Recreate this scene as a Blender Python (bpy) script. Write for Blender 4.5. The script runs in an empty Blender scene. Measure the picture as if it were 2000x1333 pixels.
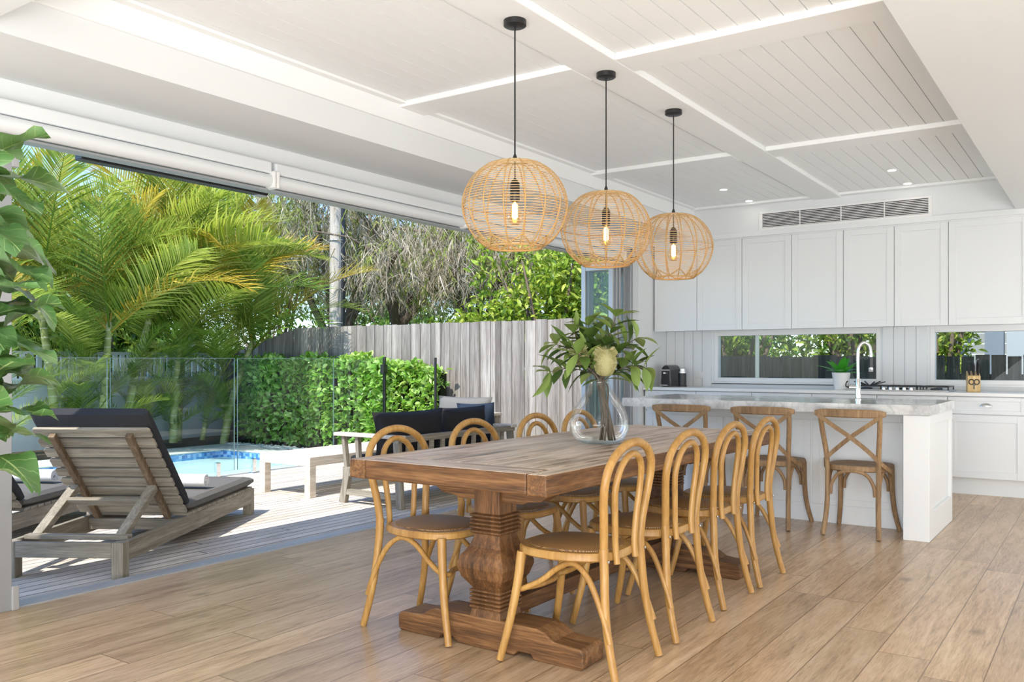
import bpy, bmesh, math, random
from mathutils import Vector, Matrix, Euler, Quaternion
R = math.radians
PI = math.pi
V = Vector
sc = bpy.context.scene
COL = sc.collection
rng = random.Random(7)

# ------------------------------------------------------------------ materials
def lin(c):
    if isinstance(c, str):
        c = [int(c[i:i+2], 16)/255 for i in (0, 2, 4)]
        c = [x/12.92 if x <= .04045 else ((x+.055)/1.055)**2.4 for x in c]
    return (c[0], c[1], c[2], 1)

class NT:
    def __init__(s, name):
        s.m = bpy.data.materials.new(name); s.m.use_nodes = True
        s.t = s.m.node_tree; s.t.nodes.clear()
        s.out = s.t.nodes.new('ShaderNodeOutputMaterial')
    def put(s, node, key, val):
        if val is None: return
        i = node.inputs[key]
        if isinstance(val, bpy.types.NodeSocket): s.t.links.new(val, i)
        else: i.default_value = val
    def n(s, kind, ins=None, **props):
        nd = s.t.nodes.new('ShaderNode'+kind)
        for k, v in props.items(): setattr(nd, k, v)
        for k, v in (ins or {}).items(): s.put(nd, k, v)
        return nd
    def math(s, op, a, b=None, c=None):
        d = {0: a}
        if b is not None: d[1] = b
        if c is not None: d[2] = c
        return s.n('Math', d, operation=op).outputs[0]
    def coords(s, which='Object'):
        return s.n('TexCoord').outputs[which]
    def mapped(s, scale, which='Object', rot=(0, 0, 0)):
        return s.n('Mapping', {'Vector': s.coords(which), 'Scale': scale, 'Rotation': rot}).outputs[0]
    def noise(s, vec, scale=5, detail=3, rough=.5, dist=0):
        return s.n('TexNoise', {'Vector': vec, 'Scale': scale, 'Detail': detail, 'Roughness': rough, 'Distortion': dist}).outputs['Fac']
    def ramp(s, fac, stops):
        nd = s.n('ValToRGB', {'Fac': fac}); e = nd.color_ramp.elements
        while len(e) < len(stops): e.new(.5)
        for i, (p, c) in enumerate(stops):
            e[i].position = p; e[i].color = lin(c)
        return nd.outputs['Color']
    def mix(s, fac, a, b, mode='MIX'):
        nd = s.n('Mix', None, data_type='RGBA', blend_type=mode)
        for i, v in ((0, fac), (6, a), (7, b)):
            if isinstance(v, bpy.types.NodeSocket): s.t.links.new(v, nd.inputs[i])
            else: nd.inputs[i].default_value = v if i == 0 else lin(v)
        return nd.outputs[2]
    def bump(s, h, strength=.3, dist=.01):
        return s.n('Bump', {'Height': h, 'Strength': strength, 'Distance': dist}).outputs[0]
    def bsdf(s, color, rough=.5, metal=0, normal=None, spec=.5, emis=None, estr=0, sheen=0):
        b = s.n('BsdfPrincipled')
        s.put(b, 'Base Color', color if isinstance(color, bpy.types.NodeSocket) else lin(color))
        s.put(b, 'Roughness', rough); s.put(b, 'Metallic', metal); s.put(b, 'Specular IOR Level', spec)
        if normal is not None: s.put(b, 'Normal', normal)
        if emis is not None: s.put(b, 'Emission Color', lin(emis)); s.put(b, 'Emission Strength', estr)
        if sheen: s.put(b, 'Sheen Weight', sheen)
        return b.outputs[0]
    def end(s, sh):
        s.t.links.new(sh, s.out.inputs['Surface']); return s.m

def plain(name, c, rough=.5, metal=0, spec=.5, bump=0, bscale=40):
    t = NT(name); nrm = None
    if bump: nrm = t.bump(t.noise(t.coords(), bscale, 4), bump, .004)
    return t.end(t.bsdf(c, rough, metal, nrm, spec))

def wood(name, dark, mid, light, axis=0, scale=6, rough=.5, stretch=.06, bump=.15, fine=1.0):
    t = NT(name)
    sc_ = [1, 1, 1]; sc_[axis] = stretch
    v = t.mapped(sc_)
    g = t.noise(v, scale*4, 5, .6, .6)
    g2 = t.noise(v, scale*22*fine, 3, .6)
    big = t.noise(t.mapped([x*.7 for x in sc_]), scale*.8, 2)
    f = t.math('ADD', t.math('MULTIPLY', g, .6), t.math('MULTIPLY', g2, .4))
    f = t.math('ADD', t.math('MULTIPLY', f, .75), t.math('MULTIPLY', big, .25))
    c = t.ramp(f, [(.36, dark), (.5, mid), (.64, light)])
    return t.end(t.bsdf(c, rough, 0, t.bump(g2, bump, .004)))

def boards(name, cols, axis=0, scale=6, rough=.8, stretch=.05, bump=.3, lo=.75, hi=1.15):
    """weathered boards: a tone of its own per loose board of the mesh"""
    t = NT(name)
    sc_ = [1, 1, 1]; sc_[axis] = stretch
    isl = t.n('NewGeometry').outputs['Random Per Island']
    off = t.n('CombineXYZ', {0: t.math('MULTIPLY', isl, 37.), 1: t.math('MULTIPLY', isl, 91.), 2: t.math('MULTIPLY', isl, 53.)}).outputs[0]
    v = t.n('VectorMath', {0: t.mapped(sc_), 1: off}, operation='ADD').outputs[0]
    g = t.noise(v, scale*3, 5, .65, .8)
    g2 = t.noise(v, scale*20, 3, .6)
    f = t.math('ADD', t.math('MULTIPLY', g, .65), t.math('MULTIPLY', g2, .35))
    c = t.ramp(f, [(.3, cols[0]), (.5, cols[1]), (.68, cols[2])])
    val = t.math('ADD', t.math('MULTIPLY', isl, hi-lo), lo)
    c = t.n('HueSaturation', {'Color': c, 'Value': val, 'Saturation': 1.0}).outputs[0]
    return t.end(t.bsdf(c, rough, 0, t.bump(g2, bump, .005), .3))

def leaf(name, c0, c1, c2, trans=.35, rough=.45, spec=.4):
    t = NT(name)
    isl = t.n('NewGeometry').outputs['Random Per Island']
    c = t.ramp(isl, [(.0, c0), (.5, c1), (1., c2)])
    p = t.bsdf(c, rough, 0, None, spec)
    tr = t.n('BsdfTranslucent', {'Color': t.mix(.35, c, 'D8E060')}).outputs[0]
    return t.end(t.n('MixShader', {0: trans, 1: p, 2: tr}).outputs[0])

def glass(name, tint, refl=.06, edge=.6, rough=0.0):
    t = NT(name)
    fr = t.n('LayerWeight', {'Blend': .25}).outputs['Fresnel']
    f = t.math('MINIMUM', t.math('ADD', t.math('MULTIPLY', fr, edge), refl), 1.0)
    a = t.n('BsdfTransparent', {'Color': lin(tint)}).outputs[0]
    b = t.n('BsdfGlossy', {'Color': (1, 1, 1, 1), 'Roughness': rough}).outputs[0]
    return t.end(t.n('MixShader', {0: f, 1: a, 2: b}).outputs[0])

def emit(name, c, s):
    t = NT(name)
    return t.end(t.n('Emission', {'Color': lin(c), 'Strength': s}).outputs[0])

def planks(name, cols, w, L, groove, rough, knots=True, gdark='6B5238', gw=.012):
    """long boards running along Y"""
    t = NT(name)
    x = t.n('SeparateXYZ', {0: t.coords()})
    u = t.math('DIVIDE', x.outputs[0], w); row = t.math('FLOOR', u)
    r1 = t.n('TexWhiteNoise', {'W': row}, noise_dimensions='1D').outputs['Value']
    v = t.math('ADD', t.math('DIVIDE', x.outputs[1], L), t.math('MULTIPLY', r1, 7.3))
    pid = t.math('ADD', t.math('MULTIPLY', row, 13.7), t.math('FLOOR', v))
    r2 = t.n('TexWhiteNoise', {'W': pid}, noise_dimensions='1D').outputs['Value']
    vec = t.n('CombineXYZ', {0: t.math('ADD', x.outputs[0], t.math('MULTIPLY', r2, 31.)), 1: t.math('MULTIPLY', t.math('ADD', x.outputs[1], t.math('MULTIPLY', r2, 17.)), .09), 2: r2}).outputs[0]
    g = t.noise(vec, 14, 6, .65, 1.2)
    g2 = t.noise(vec, 120, 3, .6)
    f = t.math('ADD', t.math('MULTIPLY', g, .62), t.math('MULTIPLY', g2, .38))
    c = t.ramp(f, [(.3, cols[0]), (.5, cols[1]), (.7, cols[2])])
    c = t.n('HueSaturation', {'Color': c, 'Value': t.math('ADD', t.math('MULTIPLY', r2, .34), .83)}).outputs[0]
    if knots:
        kv = t.n('CombineXYZ', {0: t.math('ADD', x.outputs[0], t.math('MULTIPLY', r2, 9.)), 1: t.math('MULTIPLY', x.outputs[1], .55), 2: r2}).outputs[0]
        vo = t.n('TexVoronoi', {'Vector': kv, 'Scale': 2.6, 'Randomness': 1.0}).outputs['Distance']
        k = t.math('SUBTRACT', 1.0, t.math('SMOOTH_MIN', t.math('DIVIDE', vo, .11), 1.0, .2))
        c = t.mix(t.math('MULTIPLY', k, .7), c, '5A4028')
    fu = t.math('FRACT', u); fv = t.math('FRACT', v)
    eu = t.math('LESS_THAN', t.math('MINIMUM', fu, t.math('SUBTRACT', 1., fu)), gw)
    ev = t.math('LESS_THAN', t.math('MINIMUM', fv, t.math('SUBTRACT', 1., fv)), gw*w/L)
    e = t.math('MAXIMUM', eu, ev)
    c = t.mix(t.math('MULTIPLY', e, groove), c, gdark)
    h = t.math('SUBTRACT', t.math('MULTIPLY', g2, .3), e)
    return t.end(t.bsdf(c, rough, 0, t.bump(h, .25, .003), .45))

M = {}
M['wall'] = plain('white_wall_paint', (.80, .82, .825), .6)
M['ceil'] = plain('white_ceiling_paint', (.77, .795, .80), .6)
M['cab'] = plain('white_satin_lacquer', (.80, .82, .825), .38)
M['groove'] = plain('dark_groove', (.26, .26, .25), .9)
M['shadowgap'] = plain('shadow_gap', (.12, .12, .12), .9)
M['floor'] = planks('oak_floor_planks', ['8A7054', 'C2A584', 'DAC2A6'], .205, 2.1, .75, .29)
M['deck'] = planks('weathered_deck_boards', ['999184', 'CABFB0', 'E8E0D2'], .092, 3.6, .95, .75, False, '34302B', .05)
M['alu'] = plain('brushed_aluminium', (.46, .47, .48), .4, .4)
M['aluframe'] = plain('grey_aluminium_frame', (.40, .42, .44), .4, .5)
M['chrome'] = plain('chrome', (.8, .8, .8), .08, 1)
M['steel'] = plain('stainless_steel', (.6, .6, .6), .28, 1)
M['black'] = plain('black_metal', (.015, .015, .016), .35)
M['blackp'] = plain('black_plastic', (.02, .02, .022), .3)
M['darkgrey'] = plain('dark_grey_plastic', (.09, .09, .09), .35)
M['white'] = plain('white_ceramic', (.85, .85, .84), .3)
M['blind'] = plain('white_blind_cassette', (.78, .81, .825), .35)
M['chair'] = wood('honey_bentwood', '906834', 'AA8044', 'BE985A', 2, 5, .42, .08, .08)
M['stool'] = wood('weathered_oak', '6E5538', '927350', 'AE9068', 2, 7, .6, .08, .2)
M['table'] = wood('rustic_elm_side', '24160C', '684626', '946C44', 0, 7, .6, .06, .5)
M['tabley'] = wood('rustic_elm_long', '24160C', '684626', '946C44', 1, 7, .6, .06, .5)
M['tablez'] = wood('rustic_elm_upright', '24160C', '604022', '8A623C', 2, 7, .55, .08, .4)
M['bamboo'] = wood('knife_block_wood', 'C09A5C', 'D8B678', 'E6CC98', 2, 6, .45, .1, .05)
M['teak'] = boards('silvered_teak', ['686052', '8C8475', 'B0A898'], 0, 6, .75, .06, .25, .85, 1.1)
M['teaky'] = boards('silvered_teak_across', ['686052', '8C8475', 'B0A898'], 1, 6, .75, .06, .25, .85, 1.1)
M['teakz'] = boards('silvered_teak_upright', ['686052', '8C8475', 'B0A898'], 2, 6, .75, .06, .25, .85, 1.1)
M['teakbrown'] = boards('brown_teak', ['4C3E30', '74614C', '94806A'], 2, 6, .75, .06, .25, .9, 1.05)
M['teakpale'] = boards('pale_weathered_teak', ['A89C8A', 'CDC2B2', 'E2DACC'], 1, 6, .75, .06, .25, .9, 1.08)
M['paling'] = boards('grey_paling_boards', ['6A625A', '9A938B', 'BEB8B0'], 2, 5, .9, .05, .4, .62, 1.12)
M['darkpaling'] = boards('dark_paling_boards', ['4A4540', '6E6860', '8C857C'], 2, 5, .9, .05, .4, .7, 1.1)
M['palebound'] = plain('pale_grey_fence_paint', (.62, .66, .70), .7)
M['darkpost'] = plain('dark_timber_post', (.11, .10, .09), .8)
M['cushion'] = plain('charcoal_outdoor_fabric', (.034, .035, .038), .9, 0, .2, .4, 300)
M['cushionlt'] = plain('grey_taupe_outdoor_fabric', (.135, .128, .115), .9, 0, .2, .4, 300)
M['cushgrey'] = plain('light_grey_outdoor_fabric', (.17, .165, .15), .9, 0, .2, .4, 300)
M['navy'] = plain('navy_cushion_fabric', (.02, .032, .055), .85, 0, .2, .4, 300)
M['blackcush'] = plain('black_cushion_fabric', (.022, .022, .024), .85, 0, .2, .4, 300)
M['towel'] = plain('white_towel', (.85, .84, .82), .95, 0, .1, .8, 220)
M['coping'] = plain('pale_stone_coping', (.60, .59, .56), .8, 0, .3, .3, 30)
M['soil'] = plain('dark_soil', (.07, .055, .04), .95, 0, .2, .6, 20)
M['grass'] = plain('ground_cover', (.10, .13, .05), .95, 0, .2, .6, 12)
M['pebble'] = plain('pale_pebbles', (.62, .60, .56), .8)
M['rattan'] = plain('natural_rattan', (.70, .50, .26), .55, 0, .4, .2, 120)
M['rattand'] = plain('rattan_rib', (.50, .31, .12), .55, 0, .4, .2, 120)
M['bark'] = plain('grey_brown_bark', (.16, .12, .09), .95, 0, .2, .9, 14)
M['pole'] = wood('weathered_pole', '948A7C', 'B4AA9C', 'D0C8BA', 2, 5, .9, .05, .4)
M['poleblue'] = plain('green_grey_pole', (.20, .26, .25), .7)
M['house'] = plain('white_weatherboard', (.46, .47, .49), .7)
M['bluegrey'] = plain('blue_grey_weatherboard', (.22, .25, .30), .7)
M['eave'] = plain('white_eave', (.7, .7, .7), .7)
M['stem'] = plain('brown_stem', (.11, .085, .06), .7)
M['palmtrunk'] = None
M['pool_glass'] = glass('pool_fence_glass', 'F5FBF8', .015, .5)
M['glass_edge'] = plain('glass_edge', (.20, .28, .26), .6)
M['win_glass'] = glass('window_glass', 'F4F8F6', .01, .2)
M['vase_glass'] = glass('clear_vase_glass', 'FAFCFC', .014, .46)
M['bulb_glass'] = glass('bulb_glass', 'FFEBC8', .02, .5)
M['filament'] = emit('warm_filament', 'FFC260', 45)
M['dl'] = emit('downlight_glow', 'FFF6E8', 14)

def special_materials():
    # marble
    t = NT('grey_veined_marble')
    v = t.coords()
    w = t.noise(v, 2.2, 6, .65, 1.6)
    vein = t.math('ABSOLUTE', t.math('SUBTRACT', w, .5))
    veinm = t.math('SUBTRACT', 1., t.math('MINIMUM', t.math('DIVIDE', vein, .055), 1.))
    cl = t.noise(v, 5, 4, .6)
    sp = t.noise(v, 26, 3, .6)
    base = t.ramp(cl, [(.3, 'B9BABA'), (.55, 'DCDDDC'), (.75, 'E8E8E6')])
    c = t.mix(t.math('MULTIPLY', t.math('MULTIPLY', veinm, .55), sp), base, '6E7274')
    M['marble'] = t.end(t.bsdf(c, .12, 0, None, .5))
    # worn table top, paled with painted-in glare, grain along Y or X
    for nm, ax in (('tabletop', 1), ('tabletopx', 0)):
        t = NT('worn_glare_'+nm)
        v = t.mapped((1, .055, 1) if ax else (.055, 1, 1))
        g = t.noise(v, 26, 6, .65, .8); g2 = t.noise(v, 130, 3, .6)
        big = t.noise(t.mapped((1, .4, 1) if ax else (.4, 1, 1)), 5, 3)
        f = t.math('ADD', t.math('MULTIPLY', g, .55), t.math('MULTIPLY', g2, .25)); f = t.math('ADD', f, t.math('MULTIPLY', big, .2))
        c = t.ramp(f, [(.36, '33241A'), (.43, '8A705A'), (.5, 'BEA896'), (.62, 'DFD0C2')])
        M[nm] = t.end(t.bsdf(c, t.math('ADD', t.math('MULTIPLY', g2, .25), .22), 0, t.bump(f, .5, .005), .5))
    # woven cane: fine chequer of two tones
    t = NT('woven_cane_webbing')
    x = t.n('SeparateXYZ', {0: t.coords()})
    a = t.math('SINE', t.math('MULTIPLY', t.math('ADD', x.outputs[0], x.outputs[1]), 540.))
    b = t.math('SINE', t.math('MULTIPLY', t.math('SUBTRACT', x.outputs[0], x.outputs[1]), 540.))
    w = t.math('ADD', t.math('MULTIPLY', t.math('MULTIPLY', a, b), .5), .5)
    c = t.ramp(w, [(.2, '3A2412'), (.5, '7E5830'), (.8, 'BE9660')])
    M['cane'] = t.end(t.bsdf(c, .4, 0, t.bump(w, .5, .003), .5))
    # palm trunk rings
    t = NT('ringed_palm_trunk')
    x = t.n('SeparateXYZ', {0: t.coords()})
    z = t.math('ADD', t.math('MULTIPLY', x.outputs[2], 9.), t.math('MULTIPLY', t.noise(t.coords(), 6, 2), .6))
    f = t.math('FRACT', z)
    e = t.math('LESS_THAN', f, .14)
    c = t.ramp(t.noise(t.coords(), 5, 3), [(.3, '6E7A3C'), (.5, '9AA05A'), (.7, 'C0BC88')])
    c = t.mix(t.math('MULTIPLY', e, .6), c, 'CFC8B0')
    M['palmtrunk'] = t.end(t.bsdf(c, .6))
    # pool tile band
    t = NT('blue_mosaic_tiles')
    br = t.n('TexVoronoi', {'Vector': t.mapped((22, 22, 22)), 'Scale': 1.0, 'Randomness': .15})
    c = t.ramp(t.n('SeparateColor', {0: br.outputs['Color']}).outputs[0], [(.1, '2E6EB0'), (.5, '5A9AD4'), (.9, '9CC4E8')])
    M['tile'] = t.end(t.bsdf(c, .2))
    M['poolshell'] = plain('pale_pool_plaster', (.70, .84, .82), .8)
    # water
    t = NT('pool_water')
    nrm = t.bump(t.noise(t.coords(), 5, 3), .12, .02)
    fr = t.n('Fresnel', {'IOR': 1.33, 'Normal': nrm}).outputs[0]
    a = t.n('BsdfTransparent', {'Color': lin((.72, .93, .92))}).outputs[0]
    df = t.n('BsdfDiffuse', {'Color': lin((.66, .84, .82))}).outputs[0]
    mixa = t.n('MixShader', {0: .6, 1: a, 2: df}).outputs[0]
    g = t.n('BsdfGlossy', {'Color': (1, 1, 1, 1), 'Roughness': .03, 'Normal': nrm}).outputs[0]
    M['water'] = t.end(t.n('MixShader', {0: t.math('MULTIPLY', fr, .4), 1: mixa, 2: g}).outputs[0])
    # leaves
    M['frond_green'] = leaf('green_frond', '3A5A18', '6A8C30', '9EB658', .45)
    M['frond_lime'] = leaf('lime_frond', '7A9430', 'A6B448', 'CCCE74', .45)
    M['frond_gold'] = leaf('golden_frond', 'A88420', 'D2B040', 'E2CC74', .45)
    M['hedge'] = leaf('glossy_hedge_leaf', '40741C', '88BC44', 'CAE48C', .4, .35, .5)
    M['bushlit'] = leaf('sunlit_bush_leaf', '466616', '86A42C', 'C4CC58', .35)
    M['bushdeep'] = leaf('deep_green_leaf', '22400E', '44701C', '7A9C38', .3)
    M['twig'] = leaf('dry_weeping_twig', '8A7A66', 'B4A690', 'D8CCB8', .25, .8, .2)
    M['weepgreen'] = leaf('olive_weeping_leaf', '4E5C24', '7C8840', 'A4A860', .3, .7, .2)
    M['bouquet'] = leaf('bouquet_leaf', '2C441E', '527034', '8EA458', .12, .4, .4)
    M['potleaf'] = leaf('bright_pot_leaf', '0E6A18', '1E9A2A', '4CC44A', .3, .3, .5)
    M['banksia'] = leaf('banksia_yellow', '98925A', 'BCB684', 'DEDAB4', .2, .8, .2)
    # fiddle leaf with pale veins
    t = NT('fig_leaf')
    isl = t.n('NewGeometry').outputs['Random Per Island']
    x = t.n('SeparateXYZ', {0: t.n('UVMap').outputs[0]})
    side = t.math('ABSOLUTE', t.math('SUBTRACT', x.outputs[1], .5))
    vv = t.math('FRACT', t.math('SUBTRACT', t.math('MULTIPLY', x.outputs[0], 7.), t.math('MULTIPLY', side, 3.)))
    vein = t.math('MAXIMUM', t.math('LESS_THAN', side, .018), t.math('MULTIPLY', t.math('LESS_THAN', vv, .06), .6))
    c = t.ramp(t.noise(t.coords(), 6, 2), [(.3, '2C5024'), (.5, '4C7440'), (.7, '7C9C6C')])
    c = t.mix(t.math('MULTIPLY', vein, .6), c, 'B8CC88')
    p = t.bsdf(c, .32, 0, t.bump(vein, .3, .004), .5)
    tr = t.n('BsdfTranslucent', {'Color': lin('7CA030')}).outputs[0]
    M['figleaf'] = t.end(t.n('MixShader', {0: .12, 1: p, 2: tr}).outputs[0])
special_materials()

# ------------------------------------------------------------------ mesh building
class MB:
    def __init__(s): s.v = []; s.f = []; s.mi = []; s.uv = {}
    def face(s, idx, mi=0): s.f.append(tuple(idx)); s.mi.append(mi)
    def quad(s, a, b, c, d, mi=0):
        i = len(s.v); s.v += [V(a), V(b), V(c), V(d)]; s.face((i, i+1, i+2, i+3), mi); return s
    def box(s, x0, x1, y0, y1, z0, z1, mi=0, mat=None):
        i = len(s.v)
        p = [V((x, y, z)) for z in (z0, z1) for y in (y0, y1) for x in (x0, x1)]
        if mat is not None: p = [mat @ q for q in p]
        s.v += p
        for q in ((0, 2, 3, 1), (4, 5, 7, 6), (0, 1, 5, 4), (2, 6, 7, 3), (0, 4, 6, 2), (1, 3, 7, 5)):
            s.face([i+k for k in q], mi)
        return s
    def bar(s, p0, p1, w, h, up=(0, 0, 1), mi=0):
        p0, p1 = V(p0), V(p1); d = p1-p0; L = d.length; d.normalize(); up = V(up)
        side = d.cross(up)
        if side.length < 1e-5: side = d.cross(V((0, 1, 0)))
        side.normalize(); u = side.cross(d)
        m = Matrix(((d.x, side.x, u.x, p0.x), (d.y, side.y, u.y, p0.y), (d.z, side.z, u.z, p0.z), (0, 0, 0, 1)))
        return s.box(0, L, -w/2, w/2, -h/2, h/2, mi, m)
    def tube(s, pts, r, seg=8, caps=True, closed=False, mi=0, flat=None):
        pts = [V(p) for p in pts]; n = len(pts)
        rr = r if isinstance(r, (list, tuple)) else [r]*n
        ref = None; i0 = len(s.v)
        for k in range(n):
            a = pts[k-1] if (k > 0 or closed) else pts[k]
            b = pts[(k+1) % n] if (k < n-1 or closed) else pts[k]
            d = (b-a).normalized()
            if ref is None:
                ref = d.orthogonal().normalized()
                if flat is not None: ref = (V(flat) - d*d.dot(V(flat))).normalized()
            ref = (ref - d*d.dot(ref)).normalized()
            o = d.cross(ref)
            for j in range(seg):
                t = 2*PI*j/seg
                s.v.append(pts[k] + ref*math.cos(t)*rr[k] + o*math.sin(t)*rr[k])
        for k in range(n if closed else n-1):
            for j in range(seg):
                a = i0+k*seg+j; b = i0+k*seg+(j+1) % seg
                k2 = (k+1) % n
                s.face((a, b, i0+k2*seg+(j+1) % seg, i0+k2*seg+j), mi)
        if caps and not closed:
            s.face([i0+j for j in reversed(range(seg))], mi)
            s.face([i0+(n-1)*seg+j for j in range(seg)], mi)
        return s
    def lathe(s, prof, seg=24, c=(0, 0, 0), mi=0, cap=(True, True)):
        c = V(c); i0 = len(s.v); n = len(prof)
        for r, z in prof:
            for j in range(seg):
                t = 2*PI*j/seg; s.v.append(c+V((r*math.cos(t), r*math.sin(t), z)))
        for k in range(n-1):
            for j in range(seg):
                s.face((i0+k*seg+j, i0+k*seg+(j+1) % seg, i0+(k+1)*seg+(j+1) % seg, i0+(k+1)*seg+j), mi)
        if cap[0]: s.face([i0+j for j in reversed(range(seg))], mi)
        if cap[1]: s.face([i0+(n-1)*seg+j for j in range(seg)], mi)
        return s
    def prism(s, poly, t, m=None, mi=0):
        """poly in XY, thick along +Z by t, then moved by matrix m"""
        i = len(s.v); n = len(poly)
        p = [V((a, b, 0)) for a, b in poly]+[V((a, b, t)) for a, b in poly]
        if m is not None: p = [m @ q for q in p]
        s.v += p
        s.face([i+k for k in reversed(range(n))], mi); s.face([i+n+k for k in range(n)], mi)
        for k in range(n): s.face((i+k, i+(k+1) % n, i+n+(k+1) % n, i+n+k), mi)
        return s
    def loft(s, rings, mi=0, caps=True):
        i0 = len(s.v); n = len(rings[0])
        for r in rings: s.v += [V(p) for p in r]
        for k in range(len(rings)-1):
            for j in range(n):
                s.face((i0+k*n+j, i0+k*n+(j+1) % n, i0+(k+1)*n+(j+1) % n, i0+(k+1)*n+j), mi)
        if caps:
            s.face([i0+j for j in reversed(range(n))], mi); s.face([i0+(len(rings)-1)*n+j for j in range(n)], mi)
        return s
    def leaf(s, base, d, nrm, L, W, fold=.25, droop=.2, mi=0):
        """small folded leaf of four triangles"""
        base, d, nrm = V(base), V(d).normalized(), V(nrm)
        side = d.cross(nrm)
        if side.length < 1e-4: side = d.orthogonal()
        side.normalize(); n = side.cross(d)
        mid = base+d*L*.5; tip = base+d*L-n*L*droop; h = n*W*fold
        i = len(s.v)
        s.v += [base, base+d*L*.28+side*W*.42+h, base+d*L*.66+side*W*.42+h-n*L*droop*.4, tip, base+d*L*.66-side*W*.42+h-n*L*droop*.4, base+d*L*.28-side*W*.42+h, mid]
        for k in range(6): s.face((i+k, i+(k+1) % 6, i+6), mi)
    def build(s, name, mats, parent=None, smooth=False, bevel=0, loc=None, sub=0, bseg=2):
        me = bpy.data.meshes.new(name)
        me.from_pydata([tuple(p) for p in s.v], [], s.f)
        if not isinstance(mats, (list, tuple)): mats = [mats]
        for m in mats: me.materials.append(m)
        if len(mats) > 1: me.polygons.foreach_set('material_index', s.mi)
        if smooth: me.polygons.foreach_set('use_smooth', [True]*len(me.polygons))
        if smooth == 'auto':
            me.set_sharp_from_angle(angle=R(38))
        me.update()
        o = bpy.data.objects.new(name, me); COL.objects.link(o)
        if parent is not None: o.parent = parent
        if loc is not None: o.location = loc
        if sub:
            md = o.modifiers.new('sub', 'SUBSURF'); md.levels = sub; md.render_levels = sub
        if bevel:
            md = o.modifiers.new('bev', 'BEVEL'); md.width = bevel; md.segments = bseg; md.limit_method = 'ANGLE'; md.angle_limit = R(40)
        return o

def tag(o, label, cat, group=None, kind=None):
    o['label'] = label; o['category'] = cat
    if group: o['group'] = group
    if kind: o['kind'] = kind
    return o
def thing(name, label, cat, loc=(0, 0, 0), rz=0, group=None):
    o = bpy.data.objects.new(name, None); COL.objects.link(o)
    o.empty_display_size = .1
    o.location = loc; o.rotation_euler = (0, 0, rz)
    return tag(o, label, cat, group)
def struct(o): o['kind'] = 'structure'; return o
def copy_tree(o, parent=None):
    c = o.copy(); COL.objects.link(c); c.parent = parent
    for ch in [x for x in bpy.data.objects if x.parent == o]: copy_tree(ch, c)
    return c
def again(src, loc, rz, label, group=None):
    c = copy_tree(src); c.location = loc; c.rotation_euler = (0, 0, rz); c['label'] = label
    if group: c['group'] = group
    return c
def spline(pts, n=6, closed=False):
    """Catmull-Rom through the points"""
    P = [V(p) for p in pts]; out = []; N = len(P)
    segs = N if closed else N-1
    for i in range(segs):
        p0 = P[i-1] if (i > 0 or closed) else P[0]*2-P[1]
        p1, p2 = P[i], P[(i+1) % N]
        p3 = P[(i+2) % N] if (i+2 < N or closed) else P[-1]*2-P[-2]
        for k in range(n):
            t = k/n
            out.append(.5*((2*p1)+(p2-p0)*t+(2*p0-5*p1+4*p2-p3)*t*t+(3*p1-p0-3*p2+p3)*t**3))
    if not closed: out.append(P[-1])
    return out
def lerp(a, b, t): return a+(b-a)*t

# ------------------------------------------------------------------ the room shell
ZC, ZB = 2.62, 2.95           # lower ceiling, boarded ceiling of the recess
XL, XR, YN, YF = -3.88, -.735, 1.73, 9.2   # the recess
struct(MB().box(-4.47, 3.0, -3.2, 9.72, -.12, 0).build('floor', M['floor']))
c = MB()
c.box(-4.72, XL, -3.2, 9.72, ZC, ZC+.3).box(XR, 3.0, -3.2, 9.72, ZC, ZC+.3).box(XL, XR, -3.2, YN, ZC, ZC+.3).box(XL, XR, YF, 9.72, ZC, ZC+.5)
c.box(-4.72, 3.0, -3.2, 9.72, 2.99, 3.1)
struct(c.build('ceiling', M['ceil']))
b = MB()
sp = .1156
x = -2.264-sp*20
while x < XR+.1:
    x0, x1 = max(x+.0024, XL-.01), min(x+sp-.0024, XR+.01)
    if x1 > x0+.01: b.box(x0, x1, YN-.01, YF+.01, ZB-.02, ZB-.013)
    x += sp
M['ceilboard'] = plain('white_ceiling_boards', (.90, .915, .915), .55)
bo = struct(b.build('ceiling_boards', M['ceilboard']))
struct(MB().quad((XL, YN, ZB-.014), (XR, YN, ZB-.014), (XR, YF, ZB-.014), (XL, YF, ZB-.014)).build('ceiling_board_backing', M['groove']))
def trim(n, mb, m=None, bev=.003): return struct(mb.build('trim_%d' % n, m or M['ceilboard'], bevel=bev))
zb0 = 2.895
trim(1, MB().box(-2.55, -2.277, YN, YF, zb0, ZB-.018), None, .006)
trim(2, MB().box(XL, -2.551, 4.30, 4.545, zb0, ZB-.018).box(-2.276, XR, 4.30, 4.545, zb0, ZB-.018), None, .006)
trim(3, MB().box(XL, -2.551, 6.84, 7.085, zb0, ZB-.018).box(-2.276, XR, 6.84, 7.085, zb0, ZB-.018), None, .006)
k = MB().box(XL, XL+.022, YN, YF, 2.79, ZB-.02).box(XL+.022, XL+.075, YN, YF, 2.912, ZB-.02)
trim(4, k, None, .004)
trim(5, MB().box(XR-.10, XR, YN, YF, 2.895, ZB-.02).box(XL, XR, YF-.10, YF, 2.906, ZB-.02))
# left wall: nib beside the kitchen, head over the opening, near return
struct(MB().box(-4.70, -4.38, 8.85, 9.72, 0, ZC).build('wall_left', M['wall']))
w = MB().box(-4.72, -4.51, 1.9, 8.85, 2.50, ZC).box(-4.72, -4.51, -3.2, 2.0, 0, ZC)
struct(w.build('wall_left_head', M['wall']))
struct(MB().box(3.0, 3.1, -3.2, 9.72, 0, ZC+.3).build('wall_right', M['wall']))
struct(MB().box(-4.72, 3.0, -3.3, -3.2, 0, ZC+.3).build('wall_near', M['wall']))
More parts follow.
